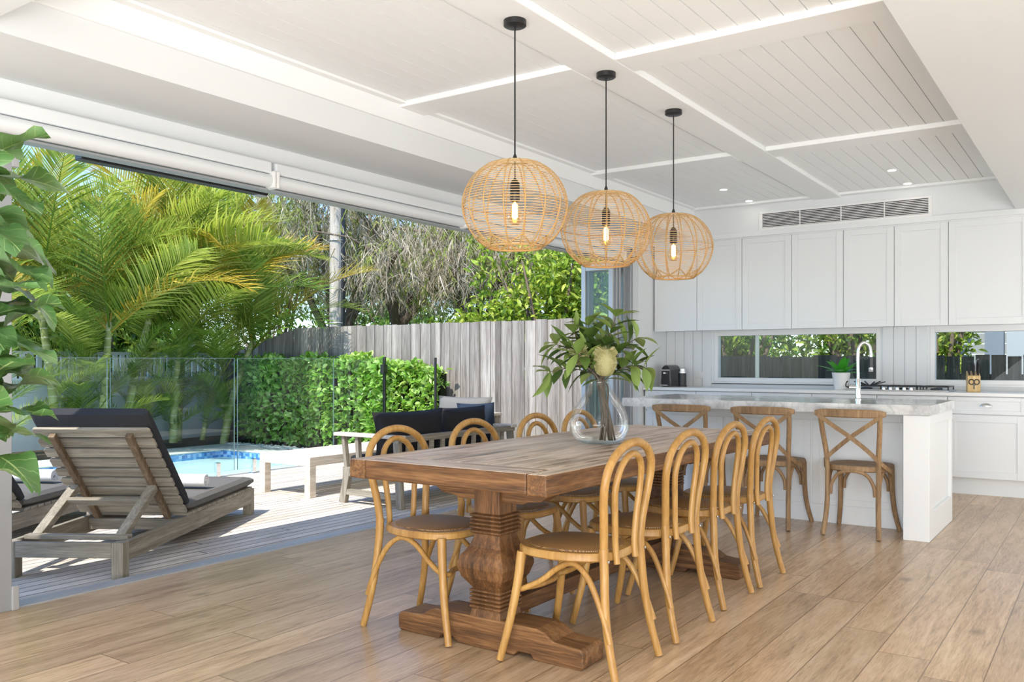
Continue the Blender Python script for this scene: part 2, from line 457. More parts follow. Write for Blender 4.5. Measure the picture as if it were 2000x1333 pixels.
# back wall with two slot windows
W1 = (-3.79, -1.985); W2 = (-1.52, .30); WZ = (1.0, 1.585)
w = MB()
for x0, x1 in ((-4.70, W1[0]), (W1[1], W2[0]), (W2[1], 3.0)): w.box(x0, x1, 9.6, 9.72, 0, ZC+.3)
for x0, x1 in (W1, W2): w.box(x0, x1, 9.6, 9.72, 0, WZ[0]).box(x0, x1, 9.6, 9.72, WZ[1], ZC+.3)
struct(w.build('wall_back', M['wall']))
p = MB()                                   # lining boards between counter and cabinets
for a, e in ((-4.378, W1[0]-.03), (W1[1]+.02, W2[0]-.02)):
    nb = max(1, round((e-a)/.11)); st = (e-a)/nb
    for i in range(nb): p.box(a+i*st+.002, a+(i+1)*st-.002, 9.586, 9.602, .94, 1.583)
struct(p.build('trim_6', M['wall'], bevel=.002))
for i, (x0, x1) in enumerate((W1, W2)):
    wf = MB()
    f0, f1, g0, g1 = x0, x1, WZ[0], WZ[1]
    fw = .045
    wf.box(f0, f0+fw, 9.60, 9.70, g0, g1).box(f1-fw, f1, 9.60, 9.70, g0, g1).box(f0+fw, f1-fw, 9.60, 9.70, g0, g0+fw).box(f0+fw, f1-fw, 9.60, 9.70, g1-fw-.02, g1)
    if i == 0: wf.box(-3.33, -3.29, 9.66, 9.69, g0+fw, g1-fw-.02)
    root = struct(wf.build('window_%d' % (i+1), M['white'], bevel=.004))
    pn = MB().box(f0+fw, f1-fw, 9.655, 9.66, g0+fw, g1-fw-.02).build('pane', M['win_glass'], root)
    MB().box(f0-.03, f1+.03, 9.585, 9.70, g0-.018, g0-.002).build('sill', M['white'], root)
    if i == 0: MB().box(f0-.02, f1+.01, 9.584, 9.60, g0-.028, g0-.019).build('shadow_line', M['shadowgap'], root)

# opening: floor track, head track, bifold leaves folded at the far end, near jamb
t = MB().box(-4.60, -4.515, 1.95, 8.83, -.03, .004).box(-4.50, -4.472, 1.95, 8.83, -.03, .006).box(-4.515, -4.50, 1.95, 8.83, -.03, -.006)
struct(t.build('trim_7', M['alu'], bevel=.002))
struct(MB().box(-4.60, -4.45, 1.95, 8.83, 2.335, 2.50).build('trim_8', M['aluframe'], bevel=.004))
for i, (yy, x0, x1) in enumerate(((8.70, -4.93, -4.53), (8.62, -4.93, -4.53), (8.54, -4.93, -4.53))):
    fr = MB(); wd = .055
    fr.box(x0, x0+wd, yy-.02, yy+.02, .02, 2.33).box(x1-wd, x1, yy-.02, yy+.02, .02, 2.33).box(x0+wd, x1-wd, yy-.02, yy+.02, .02, .1).box(x0+wd, x1-wd, yy-.02, yy+.02, 2.24, 2.33)
    o = struct(fr.build('door_%d' % (i+1), M['alu'], bevel=.004))
    MB().box(x0+wd, x1-wd, yy-.004, yy+.004, .1, 2.24).build('pane', M['win_glass'], o)
jb = MB().box(-4.60, -4.45, 1.96, 2.135, 0, 2.335)
jr = struct(jb.build('door_4', M['aluframe'], bevel=.004))
MB().box(-4.47, -4.44, 2.13, 2.165, .0, .12).box(-4.47, -4.44, 2.13, 2.165, 2.18, 2.33).build('hinge', M['alu'], jr, bevel=.004)
struct(MB().box(-4.62, -4.45, 8.795, 8.85, 0, 2.5).box(-4.54, -4.52, 8.77, 8.795, 0, 2.34).build('door_5', M['aluframe'], bevel=.004))
# skirting
struct(MB().box(-4.38, -4.365, 8.86, 8.96, 0, .1).build('baseboard_left', M['white'], bevel=.003))

# roller blinds under the head
bl = [(1.99, 3.705, 'roller blind nearest the camera, white tube above the deck opening'),
      (3.735, 5.70, 'second roller blind, white tube between the two others over the opening'),
      (5.73, 8.55, 'farthest roller blind, partly behind the rattan pendants')]
for y0, y1, lab in bl:
    rt = thing('roller_blind', lab, 'roller blind', (-4.425, (y0+y1)/2, 2.375), 0, 'roller blinds above the opening')
    h = (y1-y0)/2
    MB().tube([(0, -h, 0), (0, h, 0)], .042, 20).build('tube', M['blind'], rt, smooth='auto')
    MB().box(-.075, .02, -h, h, .045, .12).build('cassette', M['blind'], rt, bevel=.01)
    MB().bar((-.03, -h+.01, -.052), (-.03, h-.01, -.052), .03, .014).build('bottom_rail', M['aluframe'], rt, bevel=.003)
    for s_ in (-1, 1):
        MB().box(-.05, .048, s_*h-.012, s_*h+.012, -.048, .06).build('bracket', M['white'], rt, bevel=.008)
h_ = thing('strip_heater', 'black slim outdoor strip heater hung under the eave', 'heater', (-4.98, 3.44, 2.425))
MB().box(-.04, .04, -.68, .68, -.022, .02).build('body', M['black'], h_, bevel=.006)
MB().box(-.035, .035, .60, .675, -.028, -.023).build('end_plate', M['alu'], h_)
MB().box(-.02, .02, -.5, -.44, .02, .05).box(-.02, .02, .44, .5, .02, .05).build('bracket', M['alu'], h_)
struct(MB().box(-5.06, -4.72, -3.2, 9.7, 2.52, 2.60).box(-5.10, -5.06, -3.2, 9.7, 2.47, 2.66).build('roof_eave', M['eave']))
struct(MB().box(-5.0, 3.2, -3.4, 10.9, 3.12, 3.2).build('roof', M['eave']))  # unseen roof, rear overhang stretched to shade the side fence

# air grille
g = thing('air_grille', 'long white air conditioning grille in the bulkhead above the wall cabinets', 'air vent', (-2.28, 9.2, 2.728))
MB().box(-.845, .845, -.012, 0, -.10, -.075).box(-.845, .845, -.012, 0, .075, .10).box(-.845, -.81, -.012, 0, -.075, .075).box(.81, .845, -.012, 0, -.075, .075).build('frame', M['white'], g, bevel=.003)
MB().box(-.81, .81, -.002, -.0005, -.075, .075).build('cavity', M['black'], g)
sl = MB()
for i in range(9): sl.box(-.81, .81, -.010, -.004, -.072+i*.0165, -.072+i*.0165+.0065)
sl.build('slat', M['white'], g)
MB().box(-.418, -.408, -.0115, -.004, -.075, .075).box(-.005, .005, -.0115, -.004, -.075, .075).box(.408, .418, -.0115, -.004, -.075, .075).build('divider', M['white'], g)
# downlights
dls = [(-3.175, 8.29, 'recessed downlight left of the ceiling beam, farther from the kitchen wall'), (-3.175, 9.02, 'recessed downlight left of the ceiling beam, closest to the air grille'),
       (-1.622, 8.30, 'recessed downlight right of the ceiling beam, farther from the kitchen wall'), (-1.62, 9.0, 'recessed downlight right of the ceiling beam, closest to the air grille')]
for x, y, lab in dls:
    d = thing('downlight', lab, 'downlight', (x, y, ZB-.02), 0, 'recessed ceiling downlights')
    MB().lathe([(.036, 0), (.036, -.006), (.052, -.006), (.055, -.001)], 28, cap=(False, False)).build('trim_ring', M['white'], d, smooth='auto')
    MB().lathe([(.0005, -.003), (.036, -.003)], 28, cap=(False, False)).build('lens', M['dl'], d)

# ------------------------------------------------------------------ kitchen
def shaker(mb, x0, x1, z0, z1, yf, rail=.07, th=.02, inset=.009):
    """shaker front facing -Y, face plane at yf"""
    mb.box(x0, x0+rail, yf, yf+th, z0, z1).box(x1-rail, x1, yf, yf+th, z0, z1)
    mb.box(x0+rail, x1-rail, yf, yf+th, z0, z0+rail).box(x0+rail, x1-rail, yf, yf+th, z1-rail, z1)
    mb.box(x0+rail-.001, x1-rail+.001, yf+inset, yf+th, z0+rail-.001, z1-rail+.001)
    return mb
cabx = [-4.36, -3.843, -3.324, -2.789, -2.264, -1.782, -1.30, -.62, .10]
labs = ['plain flat white wall cabinet at the left end of the row', 'white shaker wall cabinet over the left edge of the first window',
        'white shaker wall cabinet, second along from the flat end cabinet', 'white shaker wall cabinet over the middle of the first window',
        'white shaker wall cabinet over the tap and potted plant', 'white shaker wall cabinet over the cooktop',
        'wide white shaker wall cabinet above the knife block', 'white wall cabinet at the right edge of the picture']
for i in range(8):
    x0, x1 = cabx[i]+.0015, cabx[i+1]-.0015
    r_ = thing('wall_cabinet', labs[i], 'cabinet', ((x0+x1)/2, 9.42, 1.585), 0, 'wall cabinets over the kitchen counter')
    hw = (x1-x0)/2
    MB().box(-hw, hw, -.18, .175, 0, .985).build('carcass', M['cab'], r_)
    d = MB()
    if i == 0: d.box(-hw+.001, hw-.001, -.202, -.181, -.012, .983)
    else: shaker(d, -hw+.001, hw-.001, -.012, .983, -.202, .066)
    d.build('door', M['cab'], r_, bevel=.0022)
struct(MB().box(-4.38, .6, 9.185, 9.21, 2.572, 2.63).box(-4.38, .6, 9.205, 9.22, 2.56, 2.575).build('trim_9', M['cab'], bevel=.005))

bx = [-4.36, -3.75, -3.13, -2.51, -1.89, -1.27, -.64, .0]
bl_ = ['white base cabinet under the coffee machine', 'white base cabinet under the first window, left part', 'white base cabinet behind the island, left of the plant',
       'white base cabinet below the potted plant', 'white base cabinet below the cooktop', 'white base cabinet with a cup handle drawer beside the island', 'white base cabinet at the right edge with a round knob']
for i in range(7):
    x0, x1 = bx[i]+.001, bx[i+1]-.001; hw = (x1-x0)/2
    r_ = thing('base_cabinet', bl_[i], 'cabinet', ((x0+x1)/2, 9.29, 0), 0, 'base cabinets along the kitchen wall')
    MB().box(-hw, hw, -.30, .29, .155, .905).build('carcass', M['cab'], r_)
    MB().box(-hw, hw, -.245, -.23, 0, .155).build('kickboard', M['cab'], r_)
    dr = shaker(MB(), -hw+.002, hw-.002, .745, .900, -.322, .036, .02, .007).build('drawer', M['cab'], r_, bevel=.002)
    cup = MB()
    prof = []
    rings = []
    for a in range(9):
        t = PI*a/8
        rings.append([(math.cos(t)*.052*q, -.322-.0005-dep, .815+math.sin(t)*.033*q) for q, dep in ((1, 0), (.9, .016), (.55, .026), (.05, .029))])
    for a in range(8):
        for j in range(3): cup.quad(rings[a][j], rings[a+1][j], rings[a+1][j+1], rings[a][j+1])
    cup.box(-.054, .054, -.326, -.322, .811, .816)
    cup.build('cup_handle', M['steel'], dr, smooth='auto')
    do = shaker(MB(), -hw+.002, hw-.002, .16, .738, -.322, .066).build('door', M['cab'], r_, bevel=.002)
    kx = -hw+.034
    kn = MB().lathe([(.006, 0), (.006, .012), (.014, .018), (.015, .024), (.010, .029), (.001, .030)], 16)
    for q in range(len(kn.v)):
        a = kn.v[q]; kn.v[q] = V((kx+a.x, -.322-a.z, .69+a.y))
    kn.build('knob', M['steel'], do, smooth='auto')
tag(MB().box(-4.375, .4, 8.945, 9.584, .908, .94).build('white_countertop', M['white'], bevel=.003), 'long white stone benchtop along the kitchen wall', 'countertop')

# island
isl = thing('kitchen_island', 'white panelled kitchen island body behind the three cross-back chairs', 'kitchen island', (0, 0, 0))
MB().box(-3.30, -1.19, 6.83, 7.46, .0, .858).build('body', M['cab'], isl, bevel=.003)
e = MB().box(-1.19, -1.025, 6.455, 6.52, 0, .858).box(-1.19, -1.047, 6.52, 7.47, 0, .858)
e.build('end_leg', M['cab'], isl, bevel=.003)
pe = MB()
x0, x1 = -1.047, -1.025
pe.box(x0, x1, 6.52, 6.60, 0, .858).box(x0, x1, 7.39, 7.47, 0, .858).box(x0, x1, 6.60, 7.39, 0, .195).box(x0, x1, 6.60, 7.39, .79, .858)
pe.build('end_panel', M['cab'], isl, bevel=.003)
pf = MB()
for a, bb in ((-3.29, -2.62), (-2.60, -1.92), (-1.90, -1.2)):
    shaker(pf, a, bb, .14, .78, 6.815, .05, .016, .006)
pf.build('front_panel', M['cab'], isl, bevel=.002)
# slab with sink cut-out
sk = (-2.12, -1.42, 7.24, 7.42)
s_ = MB().box(-3.335, sk[0], 6.435, 7.50, .86, .927).box(sk[1], -1.015, 6.435, 7.50, .86, .927).box(sk[0], sk[1], 6.435, sk[2], .86, .927).box(sk[0], sk[1], sk[3], 7.50, .86, .927)
bmx = s_.build('marble_countertop', M['marble'])
tag(bmx, 'thick grey-veined marble slab on the kitchen island', 'countertop')
s_ = thing('sink', 'undermount sink let into the marble island top', 'sink', ((sk[0]+sk[1])/2, (sk[2]+sk[3])/2, .86))
MB().box(-.35, .35, -.09, .09, -.002, .0).build('bowl', M['steel'], s_)
tp = thing('kitchen_tap', 'tall chrome gooseneck tap with black spray head on the island', 'tap', (-1.655, 7.19, .927), R(0))
MB().lathe([(.027, 0), (.027, .006), (.021, .012), (.019, .16), (.017, .165)], 20).build('base', M['chrome'], tp, smooth='auto')
path = spline([(0, 0, .15), (0, 0, .36), (.012, .004, .42), (.045, .014, .447), (.08, .024, .42), (.09, .028, .36), (.09, .028, .33)], 6)
MB().tube(path, .0125, 14).build('gooseneck', M['chrome'], tp, smooth='auto')
MB().tube([(.09, .028, .335), (.09, .028, .25)], .0155, 14).build('spray_hose', M['blackp'], tp, smooth='auto')
MB().lathe([(.014, .218), (.017, .222), (.0165, .25)], 14, (.09, .028, 0)).build('spray_head', M['chrome'], tp, smooth='auto')
MB().tube([(0, 0, .095), (-.062, -.018, .095)], .018, 14).build('mixer_body', M['chrome'], tp, smooth='auto')
MB().tube(spline([(-.062, -.018, .095), (-.085, -.024, .105), (-.082, -.023, .132), (-.07, -.02, .145)], 4), .005, 8).build('lever', M['black'], tp, smooth='auto')

# cooktop
ck = thing('gas_cooktop', 'stainless gas cooktop with black trivets below the wall cabinets', 'cooktop', (-1.72, 9.27, .94))
MB().box(-.47, .45, -.24, .24, 0, .014).build('hob_plate', M['steel'], ck, bevel=.004)
for i in range(5):
    MB().lathe([(.019, .014), (.019, .028), (.016, .04), (.001, .041)], 14, (-.13+i*.062, -.19, 0)).build('control_knob', M['chrome'], ck, smooth='auto')
for cx, cy, rr in ((-.33, .0, .055), (.0, .06, .05), (.31, -.09, .04), (.31, .11, .04), (.02, -.07, .03)):
    bu = MB().lathe([(rr, .014), (rr, .024), (rr*.8, .03), (.001, .031)], 18, (cx, cy, 0)).build('burner', M['black'], ck, smooth='auto')
for x0, x1 in ((-.45, -.17), (-.14, .16), (.19, .43)):
    tv = MB(); z = .045
    y0, y1 = -.13, .2
    for a, b2 in (((x0, y0), (x1, y0)), ((x1, y0), (x1, y1)), ((x1, y1), (x0, y1)), ((x0, y1), (x0, y0)), (((x0+x1)/2, y0), ((x0+x1)/2, y1)), ((x0, (y0+y1)/2), (x1, (y0+y1)/2))):
        tv.bar((*a, z), (*b2, z), .011, .012)
    for a in ((x0, y0), (x1, y0), (x1, y1), (x0, y1)): tv.bar((*a, .014), (*a, z), .011, .011)
    if x0 < -.4:
        for q in range(6): tv.bar((-.31+.05*math.cos(q*PI/3), .035+.05*math.sin(q*PI/3), .055), (-.31+.15*math.cos(q*PI/3), .035+.15*math.sin(q*PI/3), .085), .010, .010)
    tv.build('trivet', M['black'], ck)

# coffee machine: rounded front arch
cm = thing('coffee_machine', 'small black pod coffee machine on the white benchtop', 'coffee machine', (-4.205, 9.33, .94), R(-8))
arch = [(-.06, 0), (.06, 0), (.068, .05), (.062, .1), (.06, .17)]+[(.06*math.cos(t*PI/8), .185+.062*math.sin(t*PI/8)) for t in range(9)]+[(-.06, .17), (-.062, .1), (-.068, .05)]
mrot = Matrix(((1, 0, 0, 0), (0, 0, 1, -.11), (0, 1, 0, 0), (0, 0, 0, 1)))
MB().prism(arch, .22, mrot).build('housing', M['darkgrey'], cm, smooth='auto', bevel=.006)
arch2 = [(x*.82, .012+y*.93) for x, y in arch]
MB().prism(arch2, .006, Matrix.Translation((0, -.006, 0)) @ mrot).build('front_panel', M['blackp'], cm, smooth='auto', bevel=.004)
MB().box(-.05, .05, -.165, -.117, .012, .024).build('drip_tray', M['steel'], cm, bevel=.003)
MB().box(-.014, .014, -.145, -.116, .145, .168).build('spout', M['chrome'], cm, bevel=.003)
MB().bar((-.055, -.12, .19), (.055, -.12, .19), .012, .012).build('lever', M['chrome'], cm, bevel=.003)
mf = thing('milk_frother', 'black cylindrical milk frother with steel lid beside the coffee machine', 'milk frother', (-4.065, 9.33, .94))
MB().lathe([(.052, 0), (.052, .012), (.046, .018), (.046, .155)], 28).build('jug', M['blackp'], mf, smooth='auto')
MB().lathe([(.048, .155), (.048, .175), (.040, .178), (.040, .205), (.035, .21), (.001, .21)], 28).build('lid', M['steel'], mf, smooth='auto')
po = thing('power_outlet', 'faint white power outlet on the wall right of the milk frother', 'power outlet', (-3.95, 9.586, 1.07))
MB().box(-.058, .058, -.008, 0, -.036, .036).build('plate', M['white'], po, bevel=.003)
MB().box(-.04, -.02, -.0105, -.008, -.018, .018).box(.02, .04, -.0105, -.008, -.018, .018).build('switch', M['wall'], po)
hd = thing('pull_bar', 'slim dark curved pull bar on the white wall left of the coffee machine', 'pull bar', (-4.38, 8.99, 1.237))
MB().tube(spline([(0, .0, -.088), (.024, .0, -.08), (.03, 0, 0), (.024, 0, .08), (0, 0, .088)], 5), .005, 8).build('grip', M['darkgrey'], hd, smooth='auto')

# knife block
kb = thing('knife_block', 'pale wooden knife block with black handled knives on the benchtop', 'knife block', (-1.095, 9.28, .94), R(12))
poly = [(-.075, 0), (.075, 0), (.075, .20), (-.075, .15)]
mk = Matrix(((0, 0, 1, -.055), (1, 0, 0, 0), (0, 1, 0, 0), (0, 0, 0, 1)))
MB().prism(poly, .11, mk).build('block', M['bamboo'], kb, bevel=.006)
for i in range(9):
    cx, cy = -.036+(i % 3)*.036, -.045+(i//3)*.045
    z0 = .165+(cy+.075)/.15*.05
    o = MB().bar((cx, cy, z0-.02), (cx+.004*(i % 3-1), cy-.03, z0+.075+.012*((i*7) % 3)), .014, .02).build('knife_handle', M['blackp'], kb, bevel=.004)
    MB().bar((cx, cy-.0, z0-.028), (cx, cy, z0-.02), .016, .022).build('bolster', M['steel'], o)
sg = MB()
for s2 in (-1, 1):
    sg.tube(spline([(s2*.022+.021*math.cos(t*PI/5), -.081, .095+.024*math.sin(t*PI/5)) for t in range(10)], 3, True), .0045, 8, closed=True)
sg.bar((-.006, -.08, .075), (.004, -.08, .03), .008, .006).bar((.006, -.08, .075), (-.004, -.08, .03), .008, .006)
sg.build('scissors', M['blackp'], kb, smooth='auto')
MB().tube([(.02, .03, .2), (.025, .02, .29), (.045, .01, .31)], .005, 8).build('sharpening_steel', M['steel'], kb, smooth='auto')

# pot plant on benchtop
pp = thing('potted_plant', 'white pot with bright green leafy plant behind the tap', 'potted plant', (-2.285, 9.22, .94))
MB().lathe([(.062, 0), (.068, .01), (.088, .165), (.092, .175), (.084, .176), (.080, .15), (.001, .15)], 32, cap=(True, False)).build('pot', M['white'], pp, smooth='auto')
MB().lathe([(.001, .152), (.079, .152)], 20, cap=(False, False)).build('soil', M['soil'], pp)
def bigleaf(mb, base, d, up, L, W, droop=.35, fold=.25, nu=7, wav=0.0, shape='ovate', sd=0):
    """leaf blade as a grid, with uv along/across"""
    rr = random.Random(sd)
    d = V(d).normalized(); up = V(up); side = d.cross(up).normalized(); n = side.cross(d).normalized()
    i0 = len(mb.v); cols = (-1, -.5, 0, .5, 1)
    ph = rr.uniform(0, 6)
    for a in range(nu+1):
        t = a/nu
        if shape == 'ovate': w = math.sin(PI*min(1, t*.95+.03))**.75*(1-.25*t)
        elif shape == 'fiddle': w = (.35+.65*math.sin(PI*min(1, max(0, (t-.18)/.82))**.8)) * (1 if t < .97 else .55) * min(1, t*6+.15)
        else: w = math.sin(PI*min(1, t+.02))**.9
        ctr = V(base)+d*L*t*(1-.15*t*droop)-n*L*droop*t*t
        for cidx in cols:
            p = ctr+side*cidx*w*W/2+n*(abs(cidx)**1.3*w*W*.5*fold)
            p += n*wav*W*math.sin(t*9+ph+cidx*2)*abs(cidx)
            mb.uv[len(mb.v)] = (t, .5+cidx/2); mb.v.append(p)
    for a in range(nu):
        for j in range(4):
            mb.face((i0+a*5+j, i0+a*5+j+1, i0+(a+1)*5+j+1, i0+(a+1)*5+j))
for i in range(13):
    a = i*2.4; el = .35+.95*(i/13)
    d = V((math.cos(a)*math.cos(el), math.sin(a)*math.cos(el), math.sin(el)))
    mb = MB(); bigleaf(mb, (math.cos(a)*.012, math.sin(a)*.012, .15), d, (0, 0, 1), (.19+.06*((i*5) % 3)/2), .10, .25, .3, 7, 0, 'ovate', i)
    mb.build('leaf', M['potleaf'], pp, smooth=True)

# ------------------------------------------------------------------ dining table
tb = thing('dining_table', 'long rustic timber dining table on two carved pedestals', 'dining table', (-2.2025, 3.945, 0))
hx, hy, zt, th = .4975, 1.255, .807, .081
top = MB()
ch = .045
nb = 5; bw = (2*hx)/nb
hx0 = hx-.088; bw = 2*hx0/nb
for i in range(nb): top.box(-hx0+i*bw+.0015, -hx0+(i+1)*bw-.0015, -hy+.17, hy-.17, zt-th, zt-(.0005 if i % 2 else .0))
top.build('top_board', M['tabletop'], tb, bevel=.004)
def pale_top(o, extra):  # gives the upward faces the glare-paled tone
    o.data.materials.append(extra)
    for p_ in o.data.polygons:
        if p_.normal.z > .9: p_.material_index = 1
for s2 in (-1, 1):
    y0, y1 = sorted((s2*hy, s2*(hy-.168)))
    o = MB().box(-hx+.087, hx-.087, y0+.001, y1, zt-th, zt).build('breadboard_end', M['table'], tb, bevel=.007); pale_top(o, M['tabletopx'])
    a = sorted((s2*(hx+.002), s2*(hx-.086)))
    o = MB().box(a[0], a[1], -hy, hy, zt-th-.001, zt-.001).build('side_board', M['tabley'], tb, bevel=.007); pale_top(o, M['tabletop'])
def sq(w, z, y=0): return [(-w, y-w, z), (w, y-w, z), (w, y+w, z), (-w, y+w, z)]
for s2 in (-1, 1):
    yy = s2*.875
    prof = [(.066, .72), (.066, .572)]
    for i in range(5):
        z = .572-i*.0172; prof += [(.070, z), (.081, z-.005), (.081, z-.0125), (.070, z-.0172)]
    prof += [(.066, .484), (.069, .465), (.082, .43), (.108, .395), (.121, .362), (.121, .345), (.106, .30), (.080, .265), (.070, .25)]
    for i in range(5):
        z = .25-i*.0172; prof += [(.070, z), (.082, z-.005), (.082, z-.0125), (.070, z-.0172)]
    prof += [(.075, .16), (.083, .12)]
    pd = MB().loft([sq(w, z, yy) for w, z in reversed(prof)]).build('pedestal', M['tablez'], tb, bevel=.004)
    # sledge foot across X
    ol = [(-.485, .012), (-.47, 0), (-.25, 0), (-.235, .022), (-.17, .022), (-.15, .0), (.15, 0), (.17, .022), (.235, .022), (.25, 0), (.47, 0), (.485, .012),
          (.485, .07), (.47, .086), (.40, .088), (.345, .094), (.30, .122), (.265, .132), (.0, .132), (-.265, .132), (-.30, .122), (-.345, .094), (-.40, .088), (-.47, .086), (-.485, .07)]
    m_ = Matrix(((1, 0, 0, 0), (0, 0, 1, yy-.085), (0, 1, 0, 0), (0, 0, 0, 1)))
    MB().prism(ol, .17, m_).build('sledge_foot', M['table'], tb, bevel=.007)
    cb = [(-.34, .725), (-.34, .70), (-.325, .70), (-.30, .668), (-.26, .642), (-.2, .636), (-.17, .625), (.17, .625), (.2, .636), (.26, .642), (.30, .668), (.325, .70), (.34, .70), (.34, .725)]
    m_ = Matrix(((1, 0, 0, 0), (0, 0, 1, yy-.045), (0, 1, 0, 0), (0, 0, 0, 1)))
    MB().prism(cb, .09, m_).build('corbel', M['table'], tb, bevel=.005)
MB().box(-.055, .055, -.80, .80, .115, .185).build('stretcher', M['tabley'], tb, bevel=.006)

# ------------------------------------------------------------------ bentwood dining chair (faces +Y)
def make_chair(label):
    r_ = thing('dining_chair', label, 'dining chair')
    def so(k, z0, z1, f=1.0):    # rounded trapezoid outline
        out = []
        for i in range(32):
            a = 2*PI*i/32
            ex = 2.7
            cx = math.copysign(abs(math.cos(a))**(2/ex), math.cos(a)); cy = math.copysign(abs(math.sin(a))**(2/ex), math.sin(a))
            w = .212 if cy > 0 else .212-.022*(-cy)
            out.append((cx*w*f, cy*.222*f+.022, 0))
        return out
    base = so(0, 0, 0)
    seat = MB().loft([[(p[0]*.965, p[1]*.965, .44) for p in base], [(p[0], p[1], .446) for p in base], [(p[0], p[1], .468) for p in base], [(p[0]*.975, p[1]*.975, .475) for p in base], [(p[0]*.82, p[1]*.82, .475) for p in base]], caps=True)
    seat.build('seat', M['chair'], r_, smooth='auto')
    MB().loft([[(p[0]*f, p[1]*f+.0, z) for p in base] for f, z in ((.83, .472), (.825, .479), (.74, .487), (.5, .494), (.2, .498), (.02, .4985))]).build('woven_seat', M['cane'], r_, smooth='auto')
    for s2 in (-1, 1):
        MB().tube(spline([(s2*.168, .185, .45), (s2*.178, .198, .33), (s2*.195, .222, .18), (s2*.215, .262, .006)], 5), [lerp(.0205, .0155, i/15) for i in range(16)], 12).build('leg', M['chair'], r_, smooth='auto')
        MB().tube(spline([(s2*.161, -.185, .50), (s2*.164, -.19, .40), (s2*.178, -.202, .25), (s2*.188, -.226, .12), (s2*.198, -.256, .004)], 5), [lerp(.019, .0155, i/20) for i in range(21)], 12).build('leg', M['chair'], r_, smooth='auto')
    pts = [(-.160, -.185, .48), (-.172, -.192, .58), (-.198, -.205, .70), (-.203, -.215, .765)]
    arc = [(-.203*math.cos(t*PI/8), -.215-.022*math.sin(t*PI/8), .765+.138*math.sin(t*PI/8)) for t in range(1, 8)]
    pts = pts+arc+[(-x, y, z) for x, y, z in reversed(pts)]
    MB().tube(spline(pts, 4), .0172, 12).build('back_hoop', M['chair'], r_, smooth='auto')
    pts = [(-.082, -.203, .43), (-.085, -.197, .50), (-.098, -.202, .62), (-.112, -.21, .72)]
    arc = [(-.112*math.cos(t*PI/6), -.212-.02*math.sin(t*PI/6), .735+.122*math.sin(t*PI/6)) for t in range(1, 6)]
    pts = pts+arc+[(-x, y, z) for x, y, z in reversed(pts)]
    MB().tube(spline(pts, 4), .0135, 12).build('inner_hoop', M['chair'], r_, smooth='auto')
    half = [(.196, -.232, .15), (.19, -.20, .24), (.178, -.14, .36), (.165, -.08, .418), (.155, -.03, .425), (.15, .03, .395), (.156, .10, .34), (.168, .175, .30), (.14, .205, .29), (.06, .17, .292)]
    pts = half+[(-x, y, z) for x, y, z in reversed(half)]
    MB().tube(spline(pts, 4), .0122, 10).build('stretcher', M['chair'], r_, smooth='auto')
    sc_ = MB()
    for s2 in (-1, 1): sc_.lathe([(.006, 0), (.006, .004), (.001, .006)], 10)
    n2 = len(sc_.v)//2
    for q in range(len(sc_.v)):
        a = sc_.v[q]; s2 = -1 if q < n2 else 1
        sc_.v[q] = V((s2*.163+a.x, -.206-a.z, .452+a.y))
    sc_.build('screw', M['steel'], r_)
    return r_
gR, gL = 'chairs along the near long side of the table', 'chairs along the deck side of the table'
ch0 = make_chair('bentwood chair at the near right corner of the dining table, closest to the camera')
ch0['group'] = gR; ch0.location = (-1.805, 3.125, 0); ch0.rotation_euler = (0, 0, R(91))
for (x, y, rz, lab, g_) in [
    (-1.81, 3.715, 89, 'bentwood chair second from the camera on the kitchen-aisle side of the table', gR),
    (-1.83, 4.313, 90, 'bentwood chair third from the camera on the kitchen-aisle side of the table', gR),
    (-1.825, 4.834, 90, 'bentwood chair nearest the island on the aisle side of the table', gR),
    (-2.60, 3.13, -90, 'bentwood chair on the deck side of the table, closest to the camera', gL),
    (-2.60, 3.74, -90, 'bentwood chair on the deck side, in front of the outdoor sofa back', gL),
    (-2.60, 4.36, -90, 'bentwood chair on the deck side, third from the camera', gL),
    (-2.60, 4.86, -90, 'bentwood chair on the deck side, seen just behind the glass vase', gL)]:
    again(ch0, (x, y, 0), R(rz), lab, g_)

